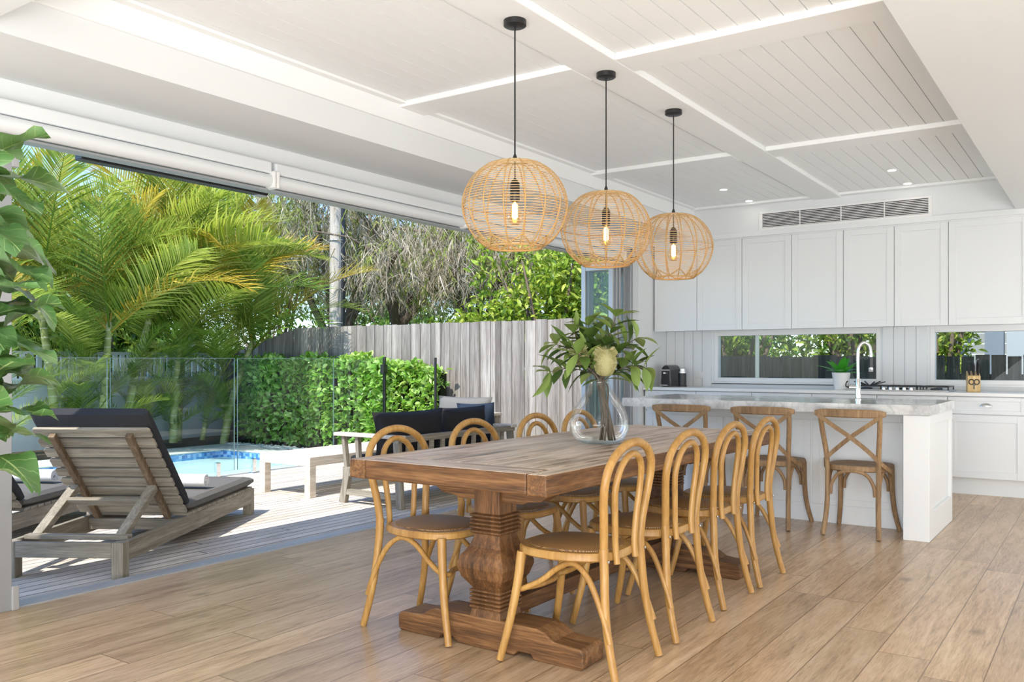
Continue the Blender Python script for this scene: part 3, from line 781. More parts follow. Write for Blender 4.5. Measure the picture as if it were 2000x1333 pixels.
# ------------------------------------------------------------------ cross-back chairs at the island (face +Y)
def make_cross(label):
    r_ = thing('cross_back_chair', label, 'chair')
    out = []
    for i in range(36):
        a = 2*PI*i/36; ex = 3.2
        cx = math.copysign(abs(math.cos(a))**(2/ex), math.cos(a)); cy = math.copysign(abs(math.sin(a))**(2/ex), math.sin(a))
        w = .215 if cy > 0 else .215-.02*(-cy)
        out.append((cx*w, cy*.205+.01, 0))
    MB().loft([[(p[0]*f, p[1]*f, z) for p in out] for f, z in ((.95, .455), (1, .462), (1.0, .486), (.975, .495), (.86, .495), (.8, .49), (.3, .488))]).build('seat', M['stool'], r_, smooth='auto')
    for s2 in (-1, 1):
        MB().tube(spline([(s2*.178, .16, .47), (s2*.18, .168, .30), (s2*.19, .19, .15), (s2*.213, .235, .006)], 5), [lerp(.019, .0165, i/15) for i in range(16)], 12).build('leg', M['stool'], r_, smooth='auto')
        MB().tube(spline([(s2*.20, -.262, .86), (s2*.192, -.232, .74), (s2*.176, -.195, .58), (s2*.172, -.18, .44), (s2*.172, -.188, .25), (s2*.178, -.208, .12), (s2*.188, -.243, .005)], 5), .0172, 12).build('leg', M['stool'], r_, smooth='auto')
    # top rail: bowed board with rounded ends
    rings = []
    for i in range(17):
        u = -1+2*i/16
        hh = .029*(1-abs(u)**6*.45); tt = .0135*(1-abs(u)**8*.4)
        x = u*.238; y = -.262-.02*(1-u*u)+.006; z = .866
        rings.append([(x, y-tt, z-hh*.75), (x, y-tt, z+hh*.75), (x, y-tt*.4, z+hh), (x, y+tt*.4, z+hh), (x, y+tt, z+hh*.75), (x, y+tt, z-hh*.75), (x, y+tt*.4, z-hh), (x, y-tt*.4, z-hh)])
    MB().loft(rings).build('top_rail', M['stool'], r_, smooth='auto')
    for s2 in (-1, 1):
        pts = spline([(-s2*.216, -.276, .858), (-s2*.12, -.262-.004*s2, .785), (0, -.236-.006*s2, .70), (s2*.10, -.214, .615), (s2*.172, -.205, .545), (s2*.208, -.13, .49), (s2*.219, -.03, .455)], 5)
        m = MB(); prev = None; i0 = len(m.v)
        for k, p_ in enumerate(pts):
            d = (pts[min(k+1, len(pts)-1)]-pts[max(k-1, 0)]).normalized()
            outw = V((0, -1, 0)) if k < 22 else V((s2*.9, -.4, 0)).normalized()
            outw = (outw-d*outw.dot(d)).normalized(); sd = d.cross(outw)
            for a, b2 in ((-1, -1), (1, -1), (1, 1), (-1, 1)): m.v.append(p_+sd*a*.0145+outw*b2*.0045)
        for k in range(len(pts)-1):
            for j in range(4): m.face((i0+k*4+j, i0+k*4+(j+1) % 4, i0+(k+1)*4+(j+1) % 4, i0+(k+1)*4+j))
        m.face((3, 2, 1, 0)); e_ = len(m.v); m.face((e_-4, e_-3, e_-2, e_-1))
        m.build('cross_strap', M['stool'], r_, smooth='auto')
    def brace(a, b2, off):
        a, b2, off = V(a), V(b2), V(off); up = V((0, 0, .17))
        m = (a+b2)/2
        pts = [a, lerp(a, b2, .03)+up*.45, lerp(a, b2, .2)+up*.88, m+up, lerp(a, b2, .8)+up*.88, lerp(a, b2, .97)+up*.45, b2]
        MB().tube(spline([p_+off for p_ in pts], 4), .0125, 10).build('arch_brace', M['stool'], r_, smooth='auto')
    brace((-.15, -.185, .29), (.15, -.185, .29), (0, -.004, 0))
    brace((-.155, .165, .29), (.155, .165, .29), (0, 0, 0))
    brace((-.172, -.16, .29), (-.178, .145, .29), (0, 0, 0))
    brace((.172, -.16, .29), (.178, .145, .29), (0, 0, 0))
    return r_
gI = 'cross-back chairs at the island'
st = make_cross('cross-back oak chair at the right end of the island, fully in view'); st['group'] = gI
st.location = (-1.495, 6.55, 0); st.rotation_euler = (0, 0, R(-2))
again(st, (-2.115, 6.55, 0), R(-1), 'middle cross-back oak chair at the island, partly hidden by dining chairs', gI)
again(st, (-2.755, 6.55, 0), R(0), 'cross-back oak chair at the left end of the island, only its top showing', gI)

# ------------------------------------------------------------------ pendants
def make_pendant(label):
    r_ = thing('pendant_lamp', label, 'pendant lamp', (0, 0, 0), 0, 'rattan pendants in a row over the table')
    # z = 0 is the beam underside, shade from -.69 to -1.11
    MB().lathe([(.001, 0), (.056, 0), (.056, -.026), (.05, -.03), (.001, -.03)], 32, cap=(False, False)).build('ceiling_rose', M['black'], r_, smooth='auto')
    MB().tube([(0, 0, -.03), (0, 0, -.90+.12)], .0042, 8).build('cord', M['black'], r_)
    MB().lathe([(.005, -.655), (.010, -.668), (.012, -.69), (.001, -.69)], 14).build('cord_grip', M['black'], r_, smooth='auto')
    MB().lathe([(.006, -.775), (.016, -.785), (.024, -.80), (.024, -.88), (.021, -.885), (.001, -.885)], 20).build('lamp_holder', M['black'], r_, smooth='auto')
    pr_ = [(.012, -.885), (.016, -.895), (.030, -.925), (.038, -.955), (.036, -.98), (.022, -1.0), (.001, -1.005)]
    bb = MB().lathe(pr_, 20, cap=(False, False)).build('bulb', M['bulb_glass'], r_, smooth=True)
    MB().lathe([(.002, -.89), (.013, -.905), (.014, -.965), (.002, -.975)], 10).build('filament', M['filament'], bb, smooth=True)
    prof = [(.035, -.692), (.10, -.698), (.155, -.722), (.205, -.768), (.24, -.825), (.258, -.885), (.259, -.925), (.248, -.975), (.222, -1.03), (.185, -1.075), (.135, -1.112)]
    P = spline([(a, 0, z) for a, z in prof], 8)
    rb = MB()
    for i in range(16):
        a = 2*PI*i/16
        rb.tube([(p_.x*math.cos(a), p_.x*math.sin(a), p_.z) for p_ in P[::3]+[P[-1]]], .0034, 6)
    sh = rb.build('rib', M['rattand'], r_, smooth=True)
    # rings evenly spaced along the profile
    L = [0]
    for i in range(1, len(P)): L.append(L[-1]+(P[i]-P[i-1]).length)
    ww = MB(); N = 46
    for k in range(N):
        s2 = L[-1]*(k+.5)/N
        i = max(j for j in range(len(L)) if L[j] <= s2); i = min(i, len(P)-2)
        t = (s2-L[i])/(L[i+1]-L[i]); r0 = lerp(P[i].x, P[i+1].x, t); z0 = lerp(P[i].z, P[i+1].z, t)
        j2 = rng.uniform(-.0012, .0012)
        ww.tube([(r0*math.cos(2*PI*j/40), r0*math.sin(2*PI*j/40), z0+j2*math.sin(4*PI*j/40)) for j in range(40)], .0016, 4, closed=True)
    ww.build('woven_shade', M['rattan'], r_, smooth=True)
    rm = MB()
    for r0, z0, q in ((.135, -1.112, .0055), (.2585, -.905, .003), (.036, -.692, .005)):
        rm.tube([(r0*math.cos(2*PI*j/48), r0*math.sin(2*PI*j/48), z0) for j in range(48)], q, 6, closed=True)
    zz = []
    for j in range(32):
        a = 2*PI*j/32; up = j % 4
        r0, z0 = {0: (.19, -1.071), 1: (.162, -1.094), 2: (.139, -1.110), 3: (.162, -1.094)}[up]
        zz.append((r0*math.cos(a), r0*math.sin(a), z0))
    rm.tube(zz, .0042, 6, closed=True)
    rm.build('rim', M['rattand'], r_, smooth=True)
    return r_
pl0 = make_pendant('rattan globe pendant lamp nearest the camera, largest in view'); pl0.location = (-2.416, 3.53, zb0)
again(pl0, (-2.42, 4.47, zb0), R(7), 'middle rattan globe pendant lamp above the table')
again(pl0, (-2.411, 5.39, zb0), R(-9), 'rattan globe pendant lamp nearest the kitchen cabinets')

# ------------------------------------------------------------------ vase and flowers
vx, vy, vz = -2.16, 3.92, .807
vs = thing('glass_vase', 'large round clear glass vase on the dining table', 'vase', (vx, vy, vz))
out = [(.06, 0), (.085, .002), (.118, .018), (.142, .05), (.151, .09), (.147, .13), (.128, .18), (.098, .225), (.068, .265), (.052, .295), (.05, .315), (.053, .32)]
o2 = [(p_.x, p_.z) for p_ in spline([(a, 0, z) for a, z in out], 4)]
MB().lathe(o2, 48, cap=(True, False)).build('glass_body', M['vase_glass'], vs, smooth=True)
MB().tube([(.052*math.cos(2*PI*j/40), .052*math.sin(2*PI*j/40), .32) for j in range(40)], .003, 6, closed=True).build('rim', M['vase_glass'], vs, smooth=True)
MB().lathe([(.001, .003), (.06, .003), (.1, .009), (.125, .022)], 36, cap=(False, False)).build('thick_base', glass('vase_base_glass', 'E6F0F8', .10, .6), vs, smooth=True)
rv = Vector((.8234, .5677, 0)); fv = Vector((-.5677, .8234, 0))    # along / into the view of the table
def sprig(tip, seed, nl=13, spread=.12, L=.11, label='', grp='leafy branches in the glass vase', foot=None):
    rr = random.Random(seed)
    tip = V(tip); ft = V(foot) if foot is not None else V((rr.uniform(-.01, .075), rr.uniform(-.03, .04), .012))
    neck = V((rr.uniform(-.025, .025), rr.uniform(-.025, .025), .305))
    root = thing('leafy_branch', label, 'branch', (vx, vy, vz+.004), 0, grp)
    path = spline([ft, lerp(ft, neck, .5)+V((.01, 0, 0)), neck, lerp(neck, tip, .55)+V((0, 0, .04)), tip], 6)
    MB().tube(path, [lerp(.0048, .002, i/(len(path)-1)) for i in range(len(path))], 6).build('stem', M['stem'], root, smooth=True)
    lv = MB(); N = len(path)
    for i in range(nl):
        t = .58+.42*(i/(nl-1)) if i < nl-4 else 1.0
        k = min(N-1, int(t*(N-1))); p_ = path[k]
        d0 = (path[min(N-1, k+1)]-path[max(0, k-1)]).normalized()
        a = i*2.4+rr.uniform(-.3, .3)
        o1 = d0.orthogonal().normalized(); q = Quaternion(d0, a); o1 = q @ o1
        d = (d0*rr.uniform(.35, .8)+o1+V((0, 0, .12))).normalized()
        bigleaf(lv, p_, d, V((0, 0, 1)) if abs(d.z) < .9 else V((1, 0, 0)), L*rr.uniform(.8, 1.2), L*.42, rr.uniform(.1, .45), .3, 5, 0, 'lance', seed*50+i)
    lv.build('leaf_spray', M['bouquet'], root, smooth=True)
    return root
def off(a, d, z): return rv*a+fv*d+V((0, 0, z))
tips = [(-.22, .0, .50, 'leafy green branch in the vase reaching left above the fence'), (-.25, .03, .36, 'low leafy branch in the vase drooping to the left'), (-.05, .08, .60, 'leafy branch rising at the back of the bouquet'),
        (.08, -.02, .64, 'tallest leafy branch of the bouquet in the vase'), (.19, .02, .53, 'leafy branch in the vase reaching right toward the cabinets'), (.22, -.03, .38, 'low leafy branch in the vase drooping to the right'),
        (-.12, -.10, .45, 'leafy branch at the front left of the bouquet'), (.03, .12, .50, 'leafy branch hidden in the middle of the bouquet'), (-.13, .03, .56, 'upper left leafy branch of the bouquet')]
for i, (a, d, z, lab) in enumerate(tips):
    sprig(off(a, d, z), 100+i, 19, L=.135, label=lab)
def banksia(pos, axis, L, r0, label):
    rr = random.Random(5)
    root = thing('banksia_flower', label, 'flower', (vx, vy, vz+.004))
    pos = V(pos); ax = V(axis).normalized()
    ft = V((.045, .02, .012)); neck = V((.012, -.012, .30))
    MB().tube(spline([ft, neck, pos], 6), .006, 8).build('stem', M['stem'], root, smooth=True)
    m = MB(); q = ax.to_track_quat('Z', 'Y').to_matrix().to_4x4(); q.translation = pos
    prof = [(.001, 0)]+[(r0*math.sin(PI*min(1, .12+.80*i/9))**.6, L*i/9) for i in range(10)]+[(.001, L*1.01)]
    m.lathe(prof, 14)
    m.v = [q @ p_ for p_ in m.v]
    m.build('cone', M['banksia'], root, smooth=True)
    sp_ = MB()
    for i in range(900):
        t = (i+.5)/900; a = i*2.39996
        rr0 = r0*math.sin(PI*min(1, .12+.80*t))**.6
        p0 = V((rr0*math.cos(a), rr0*math.sin(a), L*t)); dd = V((math.cos(a), math.sin(a), .5+rr.uniform(-.2, .3))).normalized()
        p1 = p0+dd*(.014 if t < .75 else .028); sd = dd.orthogonal().normalized()*.0011
        sp_.quad(q @ (p0-sd), q @ (p0+sd), q @ (p1+sd*.8), q @ (p1-sd*.8))
    sp_.build('bristle', M['banksia'], root)
    return root
banksia(off(.018, -.075, .345), off(.015, -.25, 1), .13, .047, 'large pale yellow banksia flower at the front of the bouquet')
banksia(off(-.085, -.03, .40), off(-.3, -.25, .8), .085, .032, 'smaller banksia flower half hidden by leaves, left of the large one')

# ------------------------------------------------------------------ fiddle-leaf fig by the near end of the opening
fg = thing('fiddle_leaf_fig', 'tall fiddle-leaf fig at the left edge, big wavy green leaves', 'potted plant', (-2.262, .992, 0))
MB().lathe([(.14, 0), (.15, .02), (.19, .36), (.185, .37), (.17, .36), (.165, .3), (.001, .3)], 36, cap=(True, False)).build('pot', M['white'], fg, smooth='auto')
MB().lathe([(.001, .31), (.166, .31)], 20, cap=(False, False)).build('soil', M['soil'], fg)
MB().tube(spline([(0, 0, .3), (.01, -.01, .8), (-.005, .01, 1.3), (.01, .0, 1.78)], 6), [lerp(.016, .009, i/18) for i in range(19)], 10).build('trunk', M['bark'], fg, smooth=True)
rr = random.Random(21)
NL = 66
for i in range(NL):
    z = 1.0+.74*i/NL
    a = i*2.39996+.4
    el = rr.uniform(-.3, .9)
    d = V((math.cos(a)*math.cos(el), math.sin(a)*math.cos(el), math.sin(el)))
    mb = MB(); L = rr.uniform(.13, .185)
    bigleaf(mb, V((.0, 0, z))+V((math.cos(a), math.sin(a), .2))*.03, d, (0, 0, 1), L, L*.72, rr.uniform(.1, .7), rr.uniform(.05, .35), 12, .15, 'fiddle', 500+i)
    o = mb.build('leaf', M['figleaf'], fg, smooth=True)
    uvl = o.data.uv_layers.new(name='UVMap')
    for lp in o.data.loops: uvl.data[lp.index].uv = mb.uv.get(lp.vertex_index, (0, 0))

# ------------------------------------------------------------------ outside: deck, pool, boundary
GZ = -.03
struct(MB().box(-8.12, -4.61, -3.2, 8.62, GZ-.12, GZ).build('deck_floor', M['deck']))
gr = MB()
gz = -.10
gr.box(-60, -11.3, -20, 60, gz-.1, gz).box(-11.3, -4.72, 8.62, 60, gz-.1, gz).box(-11.3, -8.12, -20, -1.5, gz-.1, gz).box(-4.72, 20, 9.72, 60, gz-.1, gz)
struct(gr.build('ground', M['grass']))
pool = thing('swimming_pool', 'swimming pool with pale turquoise water behind the glass fence', 'swimming pool', (-9.36, 3.3, 0))
# local: x -1.22..1.22, y -4.6..4.7
px0, px1, py0, py1 = -1.22, 1.22, -4.6, 4.72
MB().box(px0-.02, px0, py0, py1, -1.3, -.19).box(px1, px1+.02, py0, py1, -1.3, -.19).box(px0, px1, py1, py1+.02, -1.3, -.19).box(px0, px1, py0-.02, py0, -1.3, -.19).box(px0, px1, py0, py1, -1.32, -1.3).build('shell', M['poolshell'], pool)
MB().box(px0-.02, px0, py0, py1, -.19, -.056).box(px1, px1+.02, py0, py1, -.19, -.056).box(px0, px1, py1, py1+.02, -.19, -.056).box(px0, px1, py0-.02, py0, -.19, -.056).build('tile_band', M['tile'], pool)
MB().quad((px0, py0, -.145), (px1, py0, -.145), (px1, py1, -.145), (px0, py1, -.145)).build('water', M['water'], pool)
MB().box(px0-.72, px0, py0-.3, py1+.55, -.055, GZ-.004).box(px0, px1+.02, py1, py1+.55, -.055, GZ-.004).build('coping', M['coping'], pool, bevel=.008)
bd = MB().box(-12.0, -11.32, -1.5, 9.2, -.2, .03)
struct(bd.build('ground_bed', M['soil']))
# pebbles along the hedge foot
pb = MB(); rr = random.Random(3)
for i in range(1500):
    x = rr.uniform(-11.2, -7.3); y = 8.50+abs(rr.gauss(0, .11)); s2 = rr.uniform(.012, .026)
    pb.lathe([(.001, 0), (s2, s2*.3), (s2*.8, s2*.7), (.001, s2*.9)], 5, (x, y, GZ-.004), cap=(False, False))
pbo = pb.build('pebbles', M['pebble'], smooth=True)
tag(pbo, 'strip of pale pebbles along the foot of the hedge', 'pebbles', None, 'stuff')
# pale boundary wall with pickets
bw_ = thing('pale_boundary_fence', 'pale grey boundary fence with picket top behind the palms', 'fence', (-12.03, 0, 0))
MB().box(-.06, .06, -1.5, 9.15, -.15, .97).build('wall_panel', M['palebound'], bw_, bevel=.006)
pk = MB(); y = -1.5
while y < 9.1:
    pk.box(-.02, .02, y, y+.06, 1.0, 1.33); y += .11
pk.build('picket', M['palebound'], bw_)
MB().box(-.03, .03, -1.5, 9.15, 1.33, 1.37).box(-.08, .08, -1.5, 9.15, .97, 1.0).build('rail', M['palebound'], bw_)
cp = MB().box(-12.0, -11.86, 9.06, 9.2, -.15, 1.42).build('corner_post', M['darkpost'], bevel=.006)
tag(cp, 'dark timber corner post where pale fence meets paling fence', 'post')
# grey paling fence across the far side
pfn = thing('paling_fence', 'tall weathered grey paling fence behind the hedge and sofa', 'fence', (0, 9.25, 0))
pm = MB(); rr = random.Random(11); x = -11.95; flip = 0
while x < -4.72:
    wd = rr.uniform(.075, .105)
    zt_ = 1.755 if x > -10.45 else lerp(1.40, 1.755, max(0, (x+11.95)/1.5))
    zt_ += rr.uniform(-.008, .008); dx = rr.uniform(-.006, .006); yo = .013*(flip % 2)+rr.uniform(0, .004)
    i = len(pm.v); pm.box(x, min(x+wd, -4.715), yo, yo+.013, -.12, zt_)
    for q in range(4, 8): pm.v[i+q].x += dx
    x += wd-.006+rr.choice((0, 0, .002)); flip += 1
pm.build('paling', M['paling'], pfn)
MB().box(-11.9, -4.73, .03, .07, .3, .37).box(-11.9, -4.73, .03, .07, 1.2, 1.27).build('rail', M['darkpost'], pfn)

# glass pool fence panels with spigots
gl = [(2.10, 3.80, 'frameless glass fence panel beside the second lounger'), (3.83, 4.72, 'frameless glass fence panel behind the lounger backrest, left part'), (4.75, 6.20, 'frameless glass fence panel behind the lounger cushion and towel'),
      (6.24, 7.69, 'frameless glass fence panel in front of the hedge, left of the gate')]
for y0, y1, lab in gl:
    r_ = thing('glass_fence_panel', lab, 'glass fence', (-8.0, (y0+y1)/2, GZ), 0, 'glass pool fence panels')
    h = (y1-y0)/2
    MB().box(-.006, .006, -h, h, .06, 1.295).build('pane', M['pool_glass'], r_)
    ed = MB().box(-.0065, .0065, -h, h, 1.291, 1.296).box(-.0062, .0062, -h, -h+.002, .06, 1.295).box(-.0062, .0062, h-.002, h, .06, 1.295)
    ed.build('polished_edge', M['glass_edge'], r_)
    for s2 in (-1, 1):
        yy = s2*(h-.22)
        MB().box(-.024, .024, yy-.025, yy+.025, .008, .16).box(-.045, .045, yy-.045, yy+.045, 0, .009).build('spigot', M['chrome'], r_, bevel=.004)
r_ = thing('glass_gate', 'frameless glass pool gate with dark latch in front of the hedge', 'gate', (-8.0, 8.16, GZ))
MB().box(-.006, .006, -.45, .44, .06, 1.295).build('pane', M['pool_glass'], r_)
MB().box(-.02, .02, .44, .462, .0, 1.32).build('latch_post', M['black'], r_)
MB().box(-.03, .03, .40, .48, 1.10, 1.22).build('latch', M['black'], r_, bevel=.005)
MB().box(-.02, .02, -.47, -.42, .95, 1.05).box(-.02, .02, -.47, -.42, .2, .3).build('hinge', M['black'], r_, bevel=.004)

# hedge
def cloud(mb, n, fn, L, W, rr, face=None, up=.2):
    for _ in range(n):
        p_ = V(fn(rr))
        d = V((rr.gauss(0, 1), rr.gauss(0, 1), rr.gauss(0, 1)+up))
        if face is not None: d += V(face)
        nn = V((rr.gauss(0, .6), rr.gauss(0, .6)-.5, 1+rr.gauss(0, .4)))
        s2 = rr.uniform(.65, 1.25)
        mb.leaf(p_, d, nn, L*s2, W*s2, rr.uniform(.1, .35), rr.uniform(0, .35))
hg = thing('hedge', 'clipped glossy green hedge in front of the paling fence', 'hedge', (0, 0, 0))
def hfn(rr):
    x = rr.uniform(-11.35, -7.3)
    top = (1.27 if x < -8.15 else 1.16)+.05*math.sin(x*7)
    if rr.random() < .7: return (x, 8.78+abs(rr.gauss(0, .06))+.05*math.sin(x*5+1), .02+(top-.02)*rr.random()**.9)
    return (x, rr.uniform(8.8, 9.1), top-abs(rr.gauss(0, .12)))
mb = MB(); cloud(mb, 6500, hfn, .10, .062, random.Random(31), (0, -.5, .2)); mb.build('foliage', M['hedge'], hg)
tw = MB(); rr = random.Random(8)
for i in range(60):
    x = rr.uniform(-11.3, -7.35); tw.tube([(x, 8.98, -.1), (x+rr.uniform(-.08, .08), 8.95, .5), (x+rr.uniform(-.15, .15), 8.9, 1.05)], [.012, .009, .004], 5)
tw.build('branch', M['bark'], hg)
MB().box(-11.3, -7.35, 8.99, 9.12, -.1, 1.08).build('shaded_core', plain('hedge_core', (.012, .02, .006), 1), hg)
hp = MB().box(-7.26, -7.235, 8.75, 8.775, -.1, 1.28).build('thin_dark_post', M['black']); tag(hp, 'thin dark post at the right end of the hedge', 'post')

# ------------------------------------------------------------------ outdoor furniture
u2 = V((-.5274, .8496, 0)); LA = math.atan2(u2.y, u2.x)
def make_lounger(label):
    r_ = thing('sun_lounger', label, 'sun lounger', (0, 0, 0), 0, 'teak sun loungers on the deck')
    W_ = .71; Ln = 2.2; zt_ = .21
    [MB().box(.07, Ln-.07, a, a+.035, .095, zt_).build('side_rail', M['teak'], r_, bevel=.004) for a in (0, W_-.035)]
    for a in ((0, .035, .07), (Ln-.035, Ln, .07), (.86, .90, .035)):
        MB().box(a[0], a[1], a[2], W_-a[2], .12, zt_ if a[2] > .05 else .195).build('end_rail', M['teaky'], r_, bevel=.004)
    for x in (0, Ln-.075):
        for y in (0, W_-.07):
            MB().box(x, x+.075, y, y+.07, 0, zt_).build('leg', M['teakz'], r_, bevel=.004)
    sl = MB(); x = .90
    while x < Ln-.04:
        sl.box(x, x+.07, .0, W_, zt_, zt_+.02); x += .084
    sl.build('seat_slat', M['teaky'], r_, bevel=.003)
    hin = V((.845, 0, .235)); tp_ = V((.27, 0, .86)); d = (tp_-hin).normalized(); n = V((d.z, 0, -d.x))   # n points to the sitter's side
    n = V((-d.z, 0, d.x)); n = n if n.x > 0 else -n
    bs = MB()
    for i in range(9):
        a = hin+d*(.005+i*.093)
        c_ = a+d*.037
        m = Matrix(((0, d.x, n.x, c_.x), (1, 0, 0, W_/2), (0, d.z, n.z, c_.z), (0, 0, 0, 1)))
        bs.prism([(-.368, -.036), (.368, -.036), (.368, .024), (.356, .036), (-.356, .036), (-.368, .024)], .02, m)
    bs.build('back_slat', M['teaky'], r_, bevel=.003)
    for y in (.115, W_-.115):
        a = hin-n*.018-d*.02+V((0, y, 0)); b2 = hin-n*.018+d*.79+V((0, y, 0))
        MB().bar(a, b2, .04, .036, n).build('back_batten', M['teakbrown'], r_, bevel=.004)
    for y in (.10, W_-.10):
        a = hin+d*.33-n*.05+V((0, y, 0)); b2 = V((.175, y, .21))
        MB().bar(a, b2, .045, .06, V((0, 1, 0))).build('strut', M['teak'], r_, bevel=.004)
    a = hin+d*.33-n*.05; k = lerp(a, V((.175, 0, .21)), .3)
    MB().bar(k+V((0, .12, 0)), k+V((0, W_-.12, 0)), .05, .028, V((.8, 0, .6))).build('cross_bar', M['teaky'], r_, bevel=.004)
    MB().bar(V((.165, .04, .212)), V((.165, W_-.04, .212)), .06, .028).build('strut_foot', M['teaky'], r_, bevel=.004)
    def pad(p0, dirv, nv, Lc, Tc, w0, w1, nm, mt):
        rings = []
        for i in range(13):
            t = i/12; e_ = min(1, min(t, 1-t)*6+.55)
            c_ = p0+dirv*Lc*t
            ring = []
            for y, zz in ((w0+.03, 0), (w0, .3), (w0, .7), (w0+.03, 1), ((w0+w1)/2, 1.04), (w1-.03, 1), (w1, .7), (w1, .3), (w1-.03, 0)):
                ring.append(c_+V((0, y, 0))+nv*(Tc*.5+(zz-.5)*Tc*e_))
            rings.append(ring)
        return MB().loft(rings).build(nm, mt, r_, smooth='auto')
    pad(V((.90, 0, zt_+.02)), V((1, 0, 0)), V((0, 0, 1)), 1.30, .085, .005, W_-.005, 'seat_cushion', M['cushionlt'])
    pad(hin+n*.021+d*.03, d, n, .875, .10, -.012, W_+.012, 'back_cushion', M['cushion'])
    return r_
L1 = make_lounger('teak sun lounger seen from behind with slatted raised back and charcoal cushion')
L1.location = (-4.685, 2.86, GZ); L1.rotation_euler = (0, 0, LA)
L2 = again(L1, (-5.785, 2.32, GZ), LA, 'second sun lounger mostly cut off by the left edge of the picture')
wv = V((-.8496, -.5274, 0))
def towel(c_, label, rz):
    r_ = thing('rolled_towel', label, 'towel', c_, rz, 'rolled white towels on the loungers')
    # spiral roll along local x
    sp_ = []
    for i in range(72):
        t = i/71; a = t*2*PI*2.6; r0 = .018+.042*t
        sp_.append((r0*math.cos(a), r0*math.sin(a)*.92))
    inn = [((math.hypot(x, y)-.011)/math.hypot(x, y)*x, (math.hypot(x, y)-.011)/math.hypot(x, y)*y) for x, y in sp_]
    m = MB(); hl = .2
    i0 = 0; n = len(sp_)
    for (x_, f) in ((-hl, .96), (-hl+.012, 1), (hl-.012, 1), (hl, .96)):
        for (a, b2) in sp_: m.v.append(V((x_, a*f, b2*f+.056)))
        for (a, b2) in inn: m.v.append(V((x_, a*f, b2*f+.056)))
    for k in range(3):
        for j in range(n-1):
            for s2 in (0, n):
                q = (k*2*n+s2+j, k*2*n+s2+j+1, (k+1)*2*n+s2+j+1, (k+1)*2*n+s2+j)
                m.face(q if s2 == 0 else q[::-1])
        m.face((k*2*n+n-1, k*2*n+2*n-1, (k+1)*2*n+2*n-1, (k+1)*2*n+n-1))
    for e_ in (0, 3):
        for j in range(n-1): m.face((e_*2*n+j, e_*2*n+j+1, e_*2*n+n+j+1, e_*2*n+n+j))
    m.build('terry_roll', M['towel'], r_, smooth='auto')
    return r_
q1 = V((-4.70, 2.85, 0))+u2*1.42+wv*.27
towel((q1.x, q1.y, GZ+.318), 'rolled white towel on the near lounger, partly behind its backrest', math.atan2(wv.y, wv.x))
q2 = V((-5.80, 2.31, 0))+u2*1.52+wv*.33
towel((q2.x, q2.y, GZ+.318), 'rolled white towel on the second lounger at the left edge', math.atan2(wv.y, wv.x))

# low outdoor table
ot = thing('low_outdoor_table', 'low pale weathered timber table on the sunny deck', 'outdoor table', (-6.42, 6.37, GZ))
tpb = MB()
for i in range(7): tpb.box(-.285+i*.0815, -.285+i*.0815+.076, -.755, .755, .345, .372)
tpb.build('top_slat', M['teakpale'], ot, bevel=.003)
MB().box(-.35, -.287, -.83, .83, .29, .375).box(.287, .35, -.83, .83, .29, .375).box(-.285, .285, -.83, -.758, .29, .375).box(-.285, .285, .758, .83, .29, .375).build('apron', M['teakpale'], ot, bevel=.004)
for x in (-.35, .275):
    for y in (-.83, .755): MB().box(x, x+.075, y, y+.075, 0, .29).build('leg', M['teakpale'], ot, bevel=.004)

# outdoor sofa: back toward the house, facing -X
def pillow(w, h, t, puff=1.0):
    """square cushion standing in XZ, thick along Y, corners pinched"""
    m = MB(); N = 10
    def P(i, j, s2):
        u, v = -1+2*i/N, -1+2*j/N
        th = (max(0, (1-u**4)*(1-v**4)))**.6*t/2*puff
        k = 1-.07*(1-v*v)*(u*u) ; k2 = 1-.07*(1-u*u)*(v*v)
        return V((u*w/2*k, s2*th, v*h/2*k2+h/2))
    idx = {}
    for s2 in (-1, 1):
        for i in range(N+1):
            for j in range(N+1):
                edge = i in (0, N) or j in (0, N)
                key = (i, j, 0 if edge else s2)
                if key not in idx: idx[key] = len(m.v); m.v.append(P(i, j, s2))
    for s2 in (-1, 1):
        for i in range(N):
            for j in range(N):
                q = []
                for a, b2 in ((0, 0), (1, 0), (1, 1), (0, 1)):
                    ii, jj = i+a, j+b2; e_ = ii in (0, N) or jj in (0, N)
                    q.append(idx[(ii, jj, 0 if e_ else s2)])
                m.face(q if s2 < 0 else q[::-1])
    return m
sf = thing('outdoor_sofa', 'slatted teak outdoor sofa with its back to the house', 'outdoor sofa', (-5.35, 6.42, GZ))
# local: x from -.36 (front, deck side) to .40 (back, house side), y from -.86 to .80
yA, yB = -.86, .82
def arm(y, s2):
    MB().box(-.39, .39, y-.045, y+.045, .595, .625).build('armrest', M['teakpale'], sf, bevel=.004)
    for a, b2 in (((-.30, y, .60), (-.26, y, .30)), ((-.13, y, .60), (-.11, y, .30))): MB().bar(a, b2, .045, .035, (1, 0, 0)).build('arm_post', M['teakz'], sf, bevel=.003)
    MB().bar((-.24, y, .32), (-.31, y, 0), .05, .07, (1, 0, 0)).build('leg', M['teakz'], sf, bevel=.004)
    MB().bar((.33, y, .60), (.37, y, 0), .05, .06, (1, 0, 0)).build('leg', M['teakz'], sf, bevel=.004)
    MB().box(-.30, .36, y-.02, y+.02, .24, .32).build('side_rail', M['teak'], sf, bevel=.004)
    MB().bar((-.27, y, .10), (.35, y, .10), .04, .05).build('low_rail', M['teak'], sf, bevel=.003)
arm(yA, -1); arm(yB, 1)
MB().box(-.30, -.26, yA+.02, yB-.02, .23, .32).box(.30, .34, yA+.02, yB-.02, .23, .32).build('seat_rail', M['teaky'], sf, bevel=.004)
ss = MB()
for i in range(9): ss.box(-.26+i*.064, -.26+i*.064+.05, yA+.022, yB-.022, .28, .30)
ss.build('seat_slat', M['teaky'], sf)
